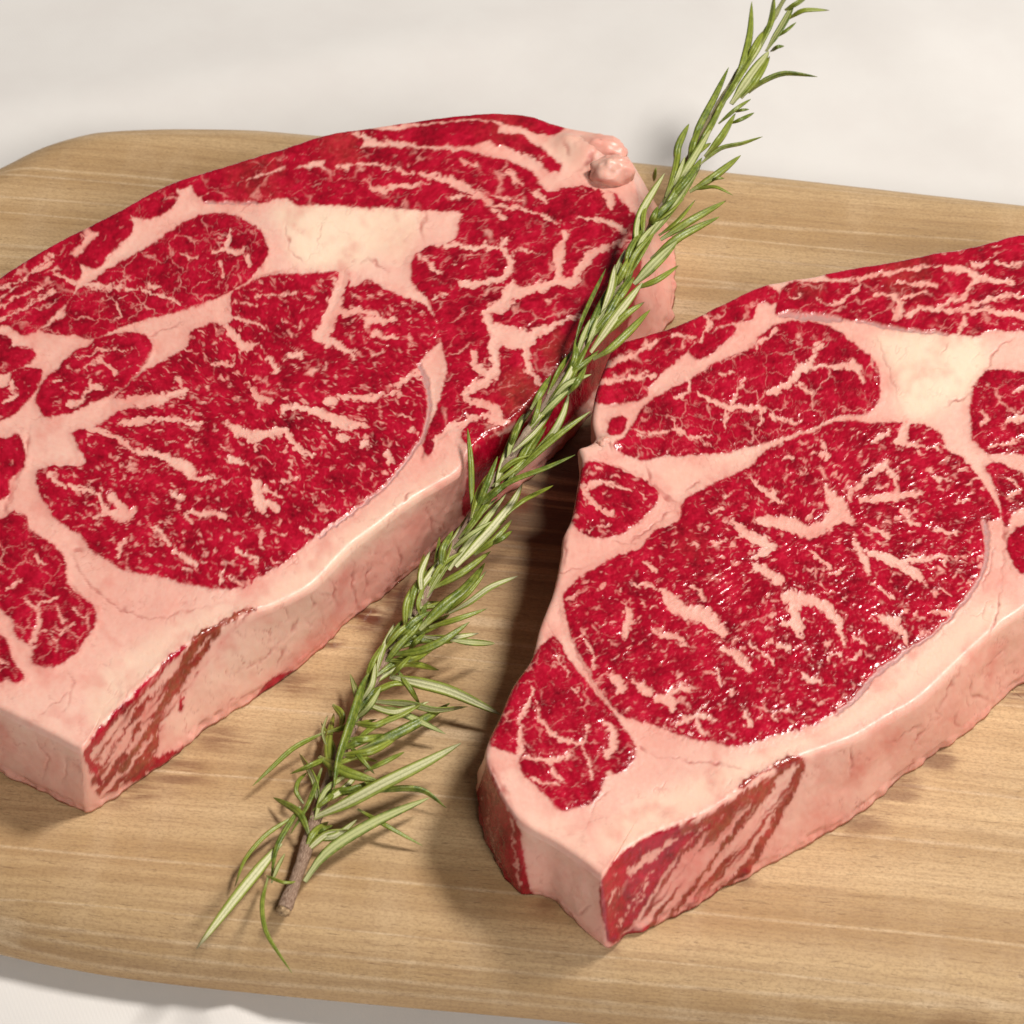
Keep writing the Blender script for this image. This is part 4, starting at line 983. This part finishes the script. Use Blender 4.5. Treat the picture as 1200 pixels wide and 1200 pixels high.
# ------------------------------------------------------------------ steak builder
def build_steak(S, label):
    H = S['H']
    zt = BOARD_TOP + 0.0004 + H
    zb = BOARD_TOP + 0.0004
    tops, bots = [], []
    for e in S['outline']:
        t = at(e[0], e[1], zt)[:2]
        b = at(e[2], e[3], zb)[:2] if len(e) > 2 else np.array([np.nan, np.nan])
        tops.append(t); bots.append(b)
    tops = np.array(tops); bots = np.array(bots)
    cen = at(*S['centre'], zt)[:2]
    miss = np.isnan(bots[:, 0])
    bots[miss] = tops[miss] + (cen - tops[miss]) / np.linalg.norm(cen - tops[miss], axis=1)[:, None] * 0.0015
    Q = resample(spline(np.column_stack([tops, bots]), 30, True), S['spokes'], True, key=2)
    top, bot = Q[:, :2], Q[:, 2:]
    n = len(top)
    # keep the spokes in order round sharp corners
    rel = top - cen
    an_ = np.unwrap(np.arctan2(rel[:, 1], rel[:, 0])); rd_ = np.hypot(rel[:, 0], rel[:, 1])
    sg = np.sign(an_[-1] - an_[0])
    an_ = sg * np.maximum.accumulate(sg * an_ + np.arange(n) * 1e-7)
    for _ in range(6):
        k3 = (np.roll(an_, 1) + an_ * 2 + np.roll(an_, -1)) / 4
        k3[:2] = an_[:2]; k3[-2:] = an_[-2:]
        an_ = k3
    top = cen + np.column_stack([np.cos(an_), np.sin(an_)]) * rd_[:, None]
    tang = np.roll(top, -3, 0) - np.roll(top, 3, 0)
    tang /= np.linalg.norm(tang, axis=1)[:, None] + 1e-12
    nrm = np.column_stack([tang[:, 1], -tang[:, 0]])
    if np.sum(nrm * (top - cen)) < 0:
        nrm = -nrm
    RHO = 0.0019
    NR, NW = S['rings'], 40
    rr = np.linspace(0.00005, 1, NR)
    reach = np.maximum(np.sum((top - cen) * nrm, 1), 0.004)
    rings, wallw = [], []
    for r in rr:
        p = cen + (top - cen) * r
        dist = (1 - r) * reach
        k = np.clip(RHO - dist, 0, RHO)
        z = zt - (RHO - np.sqrt(np.maximum(RHO**2 - k**2, 0)))
        rings.append(np.column_stack([p, z])); wallw.append(np.zeros(n))
    w0 = RHO / H
    for w in np.linspace(w0, 1, NW + 1)[1:]:
        p = top + (bot - top) * ((w - w0) / (1 - w0))
        rings.append(np.column_stack([p, np.full(n, zt + (zb - zt) * w)])); wallw.append(np.full(n, w))
    rings.append(np.column_stack([cen + (bot - cen) * 0.97, np.full(n, zb)])); wallw.append(np.full(n, 1.0))
    rings.append(np.column_stack([cen + (bot - cen) * 0.01, np.full(n, zb)])); wallw.append(np.full(n, 1.0))
    V = np.concatenate(rings); ww = np.concatenate(wallw)
    m = len(rings)
    ringi = np.repeat(np.arange(m), n)
    spoke = np.tile(np.arange(n), m)
    # where each point is seen in the photograph; walls turned away continue what is cut at the rim above them
    U, W = to_photo(V)
    wn3 = np.column_stack([nrm, np.zeros(n)])
    facing = np.sum(wn3 * (CP - np.column_stack([top, np.full(n, zt)])), 1) > 0.06
    away = (ww > 0) & ~facing[spoke]
    eu, ev = to_photo(np.column_stack([top, np.full(n, zt)]))
    U = np.where(away, eu[spoke], U); W = np.where(away, ev[spoke], W)
    onwall = ww > 0
    N = len(V)
    attrs, aux = flesh_fields(S, V, U, W, ww, away, onwall)
    rid, nk, edge_d, f, t2, t3, wc, crease, skin = (aux[q] for q in ('rid', 'nk', 'edge_d', 'f', 't2', 't3', 'wc', 'crease', 'skin'))
    leanm = attrs['lean']
    # ---- relief
    P3 = V.copy()
    bead = sstep(0.0, 3.0, np.where(f > -9, -f, 3.0))
    z_add = 0.0007 * vnoise(P3, 28.0, 2, 2) + 0.00020 * vnoise(P3, 190.0, 8, 2)
    z_add = z_add + 0.00022 * np.clip(edge_d / 8.0, -1, 1) - 0.00022 * crease - 0.0003 * skin
    # fine steps left by the knife, beads of fibre
    a_ = math.radians(-28)
    cut = np.sin((-U * math.sin(a_) + W * math.cos(a_)) * (2 * math.pi / 8.0) + 3.0 * vn2(U, W, 1 / 40, 401, 2)) * np.clip(0.1 + 1.2 * vn2(U, W, 1 / 45, 403, 2), 0, 1)
    z_add = z_add + leanm * (0.00008 * t2 + 0.00005 * t3 + 0.00004 * bead + 0.00007 * cut) + (1 - leanm) * 0.00002 * wc
    for (u, v, r, h) in S['bumps']:
        c0 = at(u, v, zt + h)
        z_add = z_add + h * np.exp(-(((V[:, 0] - c0[0]) ** 2 + ((V[:, 1] - c0[1]) * 1.0) ** 2) / (r * FRAME / 1200) ** 2))
    fade = np.clip(1 - ww * 3.0, 0, 1)
    V[:, 2] += z_add * fade
    side = np.where(onwall | (ringi >= NR - 1), 1.0, 0.0) * np.sin(np.clip(ww, 0, 1) * math.pi * 0.92 + 0.2)
    out = 0.0011 * vnoise(P3 * np.array([1, 1, 0.5]), 50.0, 12, 2) + 0.00022 * vnoise(P3, 210.0, 14, 2) + 0.00006 * vnoise(P3, 700.0, 15, 1) - 0.00035 * crease
    V[:, :2] += nrm[spoke] * (out * np.clip(side, 0, 1))[:, None]
    # ragged foot
    foot = (ww > 0.9) & (ringi < m - 2)
    V[:, :2] += nrm[spoke] * (foot * 0.0010 * vnoise(P3, 300.0, 41, 2))[:, None]
    V[-2 * n:, 2] = zb
    i = (np.arange(m - 1)[:, None] * n + np.arange(n)[None, :]).ravel()
    j = (np.arange(m - 1)[:, None] * n + (np.arange(n)[None, :] + 1) % n).ravel()
    F = np.column_stack([i, j, j + n, i + n])
    a, b, c = V[F[5, 0]], V[F[5, 1]], V[F[5, 2]]
    if np.cross(b - a, c - a)[2] < 0:
        F = F[:, ::-1]
    fn = np.cross(V[F[:, 2]] - V[F[:, 0]], V[F[:, 3]] - V[F[:, 1]])
    VN = np.zeros((N, 3))
    for k in range(4):
        for ax in range(3):
            VN[:, ax] += np.bincount(F[:, k], weights=fn[:, ax], minlength=N)
    VN /= np.linalg.norm(VN, axis=1)[:, None] + 1e-20
    frid = rid[F[:, 0]]
    root = empty('ribeye_steak', label, 'steak', 'raw ribeye steaks on the board')
    names = {}
    for k in range(nk + 2):
        nm = 'fat' if k == 0 else ('lean_streak' if k == nk + 1 else S['muscles'][k - 1][0])
        names.setdefault((nm, k), k)
    for (nm, k) in names:
        fs = F[frid == k]
        if not len(fs):
            continue
        used, inv = np.unique(fs, return_inverse=True)
        o = mesh_object(nm, V[used], inv.reshape(fs.shape), MEAT, root, {q: arr[used] for q, arr in attrs.items()}, VN[used])
    for (u, v, h, rx, ry, rz, an) in S['knobs']:     # a loose lump of fat sitting up on the rim
        nu, nv = 48, 28
        th = np.linspace(0, 2 * math.pi, nu, endpoint=False); ph = np.linspace(0.02, math.pi - 0.02, nv)
        T_, P_ = np.meshgrid(th, ph)
        D = np.column_stack([(np.sin(P_) * np.cos(T_)).ravel(), (np.sin(P_) * np.sin(T_)).ravel(), np.cos(P_).ravel()])
        R = 1 + 0.26 * vnoise(D, 1.9, 77, 3) + 0.02 * vnoise(D, 9.0, 78, 1)
        L = D * R[:, None] * np.array([rx, ry, rz])
        c_, s_ = math.cos(an), math.sin(an)
        L = np.column_stack([L[:, 0] * c_ - L[:, 1] * s_, L[:, 0] * s_ + L[:, 1] * c_, L[:, 2]])
        KV = at(u, v, zt + h) + L
        q = (np.arange(nv - 1)[:, None] * nu + np.arange(nu)[None, :]).ravel()
        q2 = (np.arange(nv - 1)[:, None] * nu + (np.arange(nu)[None, :] + 1) % nu).ravel()
        K = len(KV)
        mesh_object('fat_lump', KV, np.column_stack([q, q + nu, q2 + nu, q2]), MEAT, root,
                    {'mottle': 0.35 + 0.4 * vnoise(KV, 200.0, 3, 2), 'rough': np.full(K, 0.36), 'blush': np.clip(0.28 + 0.45 * vnoise(KV, 120.0, 4, 2), 0, 1), 'cream': np.full(K, 0.2)})
    return root


build_steak(LEFT, 'thick raw marbled ribeye steak left of the rosemary, cut off by the left edge')
build_steak(RIGHT, 'thick raw marbled ribeye steak right of the rosemary, nearer the front')

# ------------------------------------------------------------------ rosemary
def build_rosemary():
    root = empty('rosemary_sprig', 'long green rosemary sprig lying diagonally between the two steaks', 'herb')
    path = [(333, 1066), (352, 1015), (371, 955), (396, 890), (430, 812), (462, 757), (500, 693), (545, 622), (582, 562), (622, 502), (660, 444),
            (697, 388), (733, 325), (765, 262), (800, 200), (832, 140), (862, 90), (895, 40), (925, -12), (955, -70)]
    # height above the board: lies on the wood, climbs the rim of the left steak, then overhangs the back
    hts = [0.0030, 0.0034, 0.0042, 0.0052, 0.0075, 0.0105, 0.0150, 0.0205, 0.0255, 0.0310, 0.0345, 0.0370, 0.0392, 0.0412, 0.0430, 0.0447, 0.0462, 0.0476, 0.049, 0.0505]
    pts = np.array([at(u, v, BOARD_TOP + h) for (u, v), h in zip(path, hts)])
    C = resample(spline(pts, 12), 220, False, 3)
    n = len(C)
    k = 14
    t = np.gradient(C, axis=0); t /= np.linalg.norm(t, axis=1)[:, None]
    s = np.linspace(0, 1, n)
    rad = 0.00105 * (1 - s) ** 1.0 + 0.00068 + 0.00014 * np.sin(s * 170)
    side = np.cross(t, (0, 0, 1.0)); side /= np.linalg.norm(side, axis=1)[:, None]
    up = np.cross(side, t)
    th = np.linspace(0, 2 * math.pi, k, endpoint=False)
    V = (C[:, None, :] + rad[:, None, None] * (np.cos(th)[None, :, None] * side[:, None, :] + np.sin(th)[None, :, None] * up[:, None, :])).reshape(-1, 3)
    along = np.repeat(s, k)
    ringc = np.column_stack([along * 40, np.tile(th, n) * 0.02, along * 0])
    dn = vnoise(V, 900.0, 2, 2)
    V += (V - np.repeat(C, k, 0)) * (0.16 * dn)[:, None]
    F = []
    for a in range(n - 1):
        for b in range(k):
            F.append((a * k + b, a * k + (b + 1) % k, (a + 1) * k + (b + 1) % k, (a + 1) * k + b))
    stem = mesh_object('stem', V, F, BARK, root, {'along': along, 'plan': ringc})
    # broken foot of the stem
    e = C[0]
    VV, FF = [], []
    ringsN = 5
    for a in range(ringsN):
        f = a / (ringsN - 1)
        r = rad[0] * (1.06 - 0.75 * f ** 3)
        for b in range(k):
            p = e - t[0] * (0.0016 * f) + r * (math.cos(th[b]) * side[0] + math.sin(th[b]) * up[0])
            VV.append(p + np.array([random.uniform(-1, 1), random.uniform(-1, 1), random.uniform(-1, 1)]) * 0.00022)
    for a in range(ringsN - 1):
        for b in range(k):
            FF.append((a * k + b, (a + 1) * k + b, (a + 1) * k + (b + 1) % k, a * k + (b + 1) % k))
    VV.append(e - t[0] * 0.0012)
    for b in range(k):
        FF.append(((ringsN - 1) * k + b, len(VV) - 1, len(VV) - 1, (ringsN - 1) * k + (b + 1) % k))
    me = bpy.data.meshes.new('cut_end')
    me.from_pydata([tuple(v) for v in VV], [], [tuple(dict.fromkeys(f)) for f in FF])
    me.shade_smooth(); me.materials.append(CUT)
    o = bpy.data.objects.new('cut_end', me); COL.objects.link(o); o.parent = stem

    cu, cv = to_photo(C)

    XS = np.array([-1, -0.66, -0.2, 0, 0.2, 0.66, 1, 0.66, 0.5, 0.15, 0, -0.15, -0.5, -0.66])
    UN = np.array([0, 0, 0, 0, 0, 0, 0.0, 1, 1, 1, 1, 1, 1, 1.0])
    # height of the section: rounded top with a groove; below, rolled margins and a raised midrib
    ZS = np.array([-0.05, 0.22, 0.30, 0.17, 0.30, 0.22, -0.05, -0.24, -0.08, -0.06, -0.17, -0.06, -0.08, -0.24])

    def leaf(ctrl, width_px, pale, z0=None, z1=None, zm=None, roll=None):
        ctrl = np.asarray(ctrl, float)
        m = len(ctrl)
        bi = int(np.argmin((cu - ctrl[0, 0]) ** 2 + (cv - ctrl[0, 1]) ** 2))
        near = math.hypot(cu[bi] - ctrl[0, 0], cv[bi] - ctrl[0, 1]) < 16
        zst = C[bi, 2]
        if z0 is None:
            z0 = zst + (random.uniform(0.0002, 0.0022) if near else random.uniform(-0.001, 0.002))
        if z1 is None:
            z1 = zst + random.uniform(0.001, 0.0055)
        f = np.linspace(0, 1, m)
        zz = z0 + (z1 - z0) * f + (0.0022 if zm is None else zm) * np.sin(f * math.pi)
        zz = np.maximum(zz, BOARD_TOP + 0.0011)
        P = np.array([at(u, v, z) for (u, v), z in zip(ctrl, zz)])
        Q = resample(spline(P, 10), 15, False, 3)
        tt = np.gradient(Q, axis=0); tt /= np.linalg.norm(tt, axis=1)[:, None]
        view = CP - Q; view /= np.linalg.norm(view, axis=1)[:, None]
        nn = 0.75 * view + 0.35 * np.array([0, 0, 1.0])
        if roll is None:
            roll = random.gauss(0, 0.38)
        sd = np.cross(tt, nn); sd /= np.linalg.norm(sd, axis=1)[:, None]
        nn = np.cross(sd, tt)
        twist = roll + np.linspace(-0.15, 0.25, len(Q)) * random.choice((-1, 1))
        c_, s_ = np.cos(twist)[:, None], np.sin(twist)[:, None]
        sd, nn = sd * c_ + nn * s_, nn * c_ - sd * s_
        if pale:
            nn = -nn; sd = -sd
        dist = np.linalg.norm(CP - Q, axis=1)
        W = 0.5 * (width_px * 0.78 if width_px < 14 else width_px * 0.88) * dist / FPX
        g = np.linspace(0, 1, len(Q))
        prof = (0.42 + 0.58 * sstep(0, 0.30, g)) * np.clip(1 - np.clip((g - 0.42) / 0.585, 0, 1) ** 2.0, 0.0, 1) ** 0.75 + 0.03
        hw = (W * prof)[:, None, None]
        VV = (Q[:, None, :] + hw * (XS[None, :, None] * sd[:, None, :] + 1.25 * ZS[None, :, None] * nn[:, None, :])).reshape(-1, 3)
        kk = len(XS)
        FF = []
        for a in range(len(Q) - 1):
            for b in range(kk):
                FF.append((a * kk + b, a * kk + (b + 1) % kk, (a + 1) * kk + (b + 1) % kk, (a + 1) * kk + b))
        lf = mesh_object('leaf', VV, FF, LEAF, root, {'along': np.repeat(g, kk), 'across': np.tile(np.abs(XS), len(Q)), 'under': np.tile(UN, len(Q))})
        return lf

    Z = BOARD_TOP
    # (points from base to tip in the photograph, width, pale underside up, tip height above the board or None)
    L = [
        ([(329, 988), (280, 1047), (230, 1112)], 15, 1, 0.0016), ([(347, 955), (312, 978), (287, 1007), (275, 1040)], 7, 0, 0.003),
        ([(314, 1028), (307, 1060), (313, 1095), (342, 1140)], 7, 0, 0.005), ([(352, 945), (325, 990), (318, 1030)], 9, 0, 0.003),
        ([(381, 858), (345, 876), (318, 900), (296, 921)], 8, 0, 0.005), ([(384, 888), (362, 898), (340, 907)], 9, 0, 0.006),
        ([(356, 942), (347, 928), (350, 915), (360, 905)], 7, 0, 0.004), ([(377, 900), (361, 942), (340, 978)], 8, 0, 0.004),
        ([(441, 783), (427, 800), (410, 851), (397, 890), (391, 926)], 17, 0, 0.009), ([(374, 887), (406, 905), (445, 916)], 15, 0, 0.009),
        ([(440, 928), (470, 924), (497, 927), (523, 947)], 11, 0, 0.003), ([(364, 960), (405, 942), (450, 918), (500, 893), (540, 871)], 19, 1, 0.013),
        ([(357, 1033), (376, 1006), (400, 986), (445, 960), (503, 935)], 15, 1, 0.006), ([(419, 948), (452, 967), (495, 991)], 8, 0, 0.002),
        ([(410, 874), (424, 890), (439, 907)], 8, 0, 0.006), ([(427, 904), (450, 893), (474, 881)], 9, 0, 0.006),
        ([(413, 871), (440, 850), (470, 838), (497, 823)], 10, 0, 0.009), ([(420, 880), (460, 862), (495, 844), (527, 824)], 14, 0, 0.004),
        ([(434, 830), (466, 834), (522, 860)], 12, 1, 0.005), ([(438, 822), (480, 825), (510, 832), (548, 828)], 12, 1, 0.004),
        ([(457, 793), (490, 800), (530, 811), (588, 838)], 16, 1, 0.006), ([(466, 786), (480, 806), (492, 826)], 9, 0, 0.004),
        ([(384, 858), (410, 851), (442, 843)], 9, 0, 0.004), ([(390, 826), (401, 839), (397, 858)], 11, 0, 0.004), ([(371, 978), (380, 971), (390, 967)], 7, 0, 0.003),
        ([(397, 924), (382, 938), (366, 950)], 9, 0, 0.006), ([(312, 1026), (332, 1034), (351, 1033)], 5, 0, 0.004), ([(385, 880), (378, 858), (384, 838)], 5, 1, 0.004),
        ([(318, 1035), (326, 1015), (334, 1000)], 6, 1, 0.003),
        ([(553, 597), (552, 545), (548, 502)], 9, 0, 0.034), ([(556, 603), (569, 570), (583, 535)], 11, 0, 0.031), ([(492, 712), (493, 690), (522, 650), (553, 597)], 12, 1, None),
        ([(492, 722), (490, 705), (500, 680)], 7, 0, None), ([(509, 660), (513, 645), (515, 629)], 6, 0, None), ([(448, 770), (460, 743), (484, 716)], 9, 0, None),
        ([(450, 762), (466, 742), (488, 725)], 9, 0, None), ([(457, 767), (490, 763), (520, 750), (550, 729)], 13, 0, 0.016), ([(495, 746), (525, 748), (561, 742)], 10, 1, 0.010),
        ([(528, 750), (555, 753), (580, 754)], 10, 1, 0.008), ([(503, 735), (537, 725), (571, 713)], 9, 0, 0.016), ([(526, 719), (550, 706), (575, 688), (607, 675)], 12, 1, 0.022),
        ([(491, 738), (520, 710), (545, 690), (568, 660)], 17, 0, None), ([(522, 719), (548, 696), (570, 669)], 8, 0, None), ([(506, 690), (543, 670), (575, 646)], 11, 0, None),
        ([(526, 668), (559, 623), (593, 579)], 12, 1, None), ([(534, 664), (574, 622), (600, 590), (612, 567)], 14, 1, None), ([(556, 650), (580, 632), (600, 609)], 10, 0, None),
        ([(574, 638), (588, 631), (600, 622)], 8, 0, None), ([(594, 603), (614, 586), (648, 569)], 10, 0, 0.020), ([(552, 602), (575, 578), (605, 561), (640, 548), (674, 533)], 11, 0, 0.034),
        ([(603, 556), (630, 530), (660, 505), (692, 482)], 11, 0, 0.036), ([(480, 760), (488, 751), (498, 742)], 9, 0, None), ([(458, 792), (470, 780), (483, 766)], 9, 0, None),
        ([(580, 582), (587, 550), (610, 495), (640, 458)], 12, 1, None), ([(595, 566), (620, 520), (656, 462)], 13, 0, None), ([(610, 550), (645, 512), (660, 485), (667, 460)], 12, 1, None),
        ([(620, 540), (640, 520), (656, 500)], 10, 0, None), ([(597, 525), (602, 510), (608, 495)], 8, 0, None), ([(622, 480), (634, 460), (646, 440)], 11, 0, None),
        ([(642, 462), (655, 435), (671, 411)], 10, 0, None), ([(665, 462), (677, 447), (687, 429)], 10, 0, None), ([(660, 462), (678, 424), (692, 398)], 11, 0, None),
        ([(672, 412), (682, 375), (710, 315)], 10, 0, None), ([(675, 411), (695, 376), (715, 332)], 11, 0, None), ([(680, 403), (710, 365), (738, 320)], 13, 1, None),
        ([(692, 413), (720, 373), (753, 331)], 14, 1, None), ([(708, 394), (733, 369), (755, 354)], 11, 0, None), ([(695, 421), (715, 409), (738, 388), (762, 363)], 12, 0, None),
        ([(720, 338), (730, 318), (740, 299)], 12, 0, None), ([(745, 338), (770, 328), (795, 311)], 10, 0, None), ([(743, 333), (768, 308), (794, 282)], 16, 1, None),
        ([(763, 304), (799, 276), (843, 254)], 13, 0, None), ([(774, 281), (810, 258), (851, 235)], 12, 0, None), ([(772, 276), (793, 260), (815, 234)], 13, 0, None),
        ([(741, 294), (751, 250), (779, 203)], 12, 1, None), ([(760, 265), (766, 254), (771, 242)], 10, 0, None), ([(748, 292), (787, 243), (822, 191)], 14, 1, None),
        ([(766, 212), (768, 200), (769, 196)], 6, 0, None), ([(780, 231), (790, 201), (797, 158)], 9, 0, None), ([(808, 225), (838, 206), (868, 182)], 11, 0, None),
        ([(814, 222), (838, 219), (859, 229)], 9, 0, None), ([(830, 213), (840, 209), (849, 209)], 6, 0, None), ([(820, 193), (844, 174), (870, 168), (894, 160)], 7, 0, None),
        ([(807, 190), (818, 152), (837, 115), (854, 79)], 11, 0, None), ([(833, 145), (844, 126), (854, 107)], 9, 0, None), ([(826, 184), (846, 160), (862, 133)], 13, 0, None),
        ([(842, 145), (862, 128), (880, 116)], 6, 0, None), ([(861, 131), (869, 129), (878, 128)], 5, 0, None), ([(855, 145), (868, 140), (884, 132)], 6, 0, None),
        ([(856, 104), (870, 76), (879, 39), (881, 2)], 11, 0, None), ([(877, 109), (895, 95), (920, 86), (958, 90)], 9, 0, None), ([(857, 122), (879, 91), (901, 60)], 15, 1, None),
        ([(868, 115), (886, 92), (902, 66)], 12, 0, None), ([(874, 76), (884, 56), (895, 36)], 10, 0, None), ([(903, 60), (911, 55), (919, 54)], 6, 0, None),
        ([(890, 56), (903, 26), (907, -6)], 11, 0, None), ([(898, 60), (918, 28), (930, 4)], 13, 1, None), ([(911, 43), (922, 35), (933, 26)], 7, 0, None),
        ([(924, 22), (942, 12), (972, 12)], 9, 0, None), ([(920, 12), (934, 4), (947, -4)], 9, 0, None),
        ([(585, 575), (612, 540), (640, 500)], 11, 0, None), ([(640, 476), (662, 448), (680, 412)], 11, 1, None), ([(700, 392), (722, 352), (742, 318)], 12, 0, None),
        ([(732, 330), (750, 300), (772, 262)], 12, 0, None), ([(770, 260), (790, 228), (812, 190)], 12, 0, None), ([(790, 222), (812, 186), (834, 150)], 12, 1, None),
        ([(812, 182), (832, 150), (852, 112)], 11, 0, None), ([(842, 128), (862, 96), (884, 62)], 12, 0, None), ([(872, 84), (892, 48), (912, 12)], 12, 1, None),
        ([(500, 700), (520, 668), (540, 640)], 10, 1, None), ([(545, 628), (566, 596), (586, 560)], 11, 0, None), ([(470, 752), (486, 735), (500, 715)], 9, 1, None)]
    for ctrl, w, pale, tz in L:
        if tz is None:
            leaf(ctrl, w, pale)
        else:
            m0 = ctrl[0]
            bi = int(np.argmin((cu - m0[0]) ** 2 + (cv - m0[1]) ** 2))
            leaf(ctrl, w, pale, z0=C[bi, 2] + 0.001, z1=Z + tz, zm=0.0022)
    for a in range(50):
        f_ = 0.16 + 0.56 * (a + random.random()) / 50
        i0 = int(f_ * (n - 1))
        du, dv = cu[min(i0 + 6, n - 1)] - cu[i0], cv[min(i0 + 6, n - 1)] - cv[i0]
        base = math.atan2(dv, du) + random.choice((-1, 1)) * abs(random.gauss(0.20, 0.13))
        ln = random.uniform(46, 82) * (0.75 + 0.35 * (1 - f_))
        bend = random.uniform(-0.25, 0.25)
        p0 = (cu[i0] + random.uniform(-3, 3), cv[i0] + random.uniform(-3, 3))
        p1 = (p0[0] + math.cos(base + bend) * ln * 0.5, p0[1] + math.sin(base + bend) * ln * 0.5)
        p2 = (p0[0] + math.cos(base) * ln, p0[1] + math.sin(base) * ln)
        leaf([p0, p1, p2], random.uniform(8, 11.5), random.random() < 0.40)
    for a in range(30):
        i0 = int((0.04 + 0.23 * (a + random.random()) / 30) * (n - 1))
        du, dv = cu[i0 + 6] - cu[i0], cv[i0 + 6] - cv[i0]
        base = math.atan2(dv, du) + random.choice((-1, 1, 1)) * random.uniform(0.25, 1.1)
        ln = random.uniform(40, 78); bend = random.uniform(-0.35, 0.35)
        p0 = (cu[i0], cv[i0])
        leaf([p0, (p0[0] + math.cos(base + bend) * ln * 0.5, p0[1] + math.sin(base + bend) * ln * 0.5), (p0[0] + math.cos(base) * ln, p0[1] + math.sin(base) * ln)],
             random.uniform(9, 13), random.random() < 0.35, z1=Z + random.uniform(0.002, 0.008))
    # the part of the tip beyond the picture's edge carries on with its leaves
    for a in range(26):
        f = random.uniform(0.935, 1.0)
        p = C[int(f * (n - 1))]
        u0, v0 = to_photo(p[None])
        an = math.radians(random.gauss(-62, 26)); ln = random.uniform(35, 70)
        u0, v0 = float(u0[0]), float(v0[0])
        if v0 + math.sin(an) * ln > -12 or v0 > 8:
            continue
        leaf([(u0, v0), (u0 + math.cos(an) * ln * 0.5, v0 + math.sin(an) * ln * 0.52), (u0 + math.cos(an + 0.1) * ln, v0 + math.sin(an + 0.1) * ln)], random.uniform(8, 12), random.random() < 0.3)
    return root


build_rosemary()
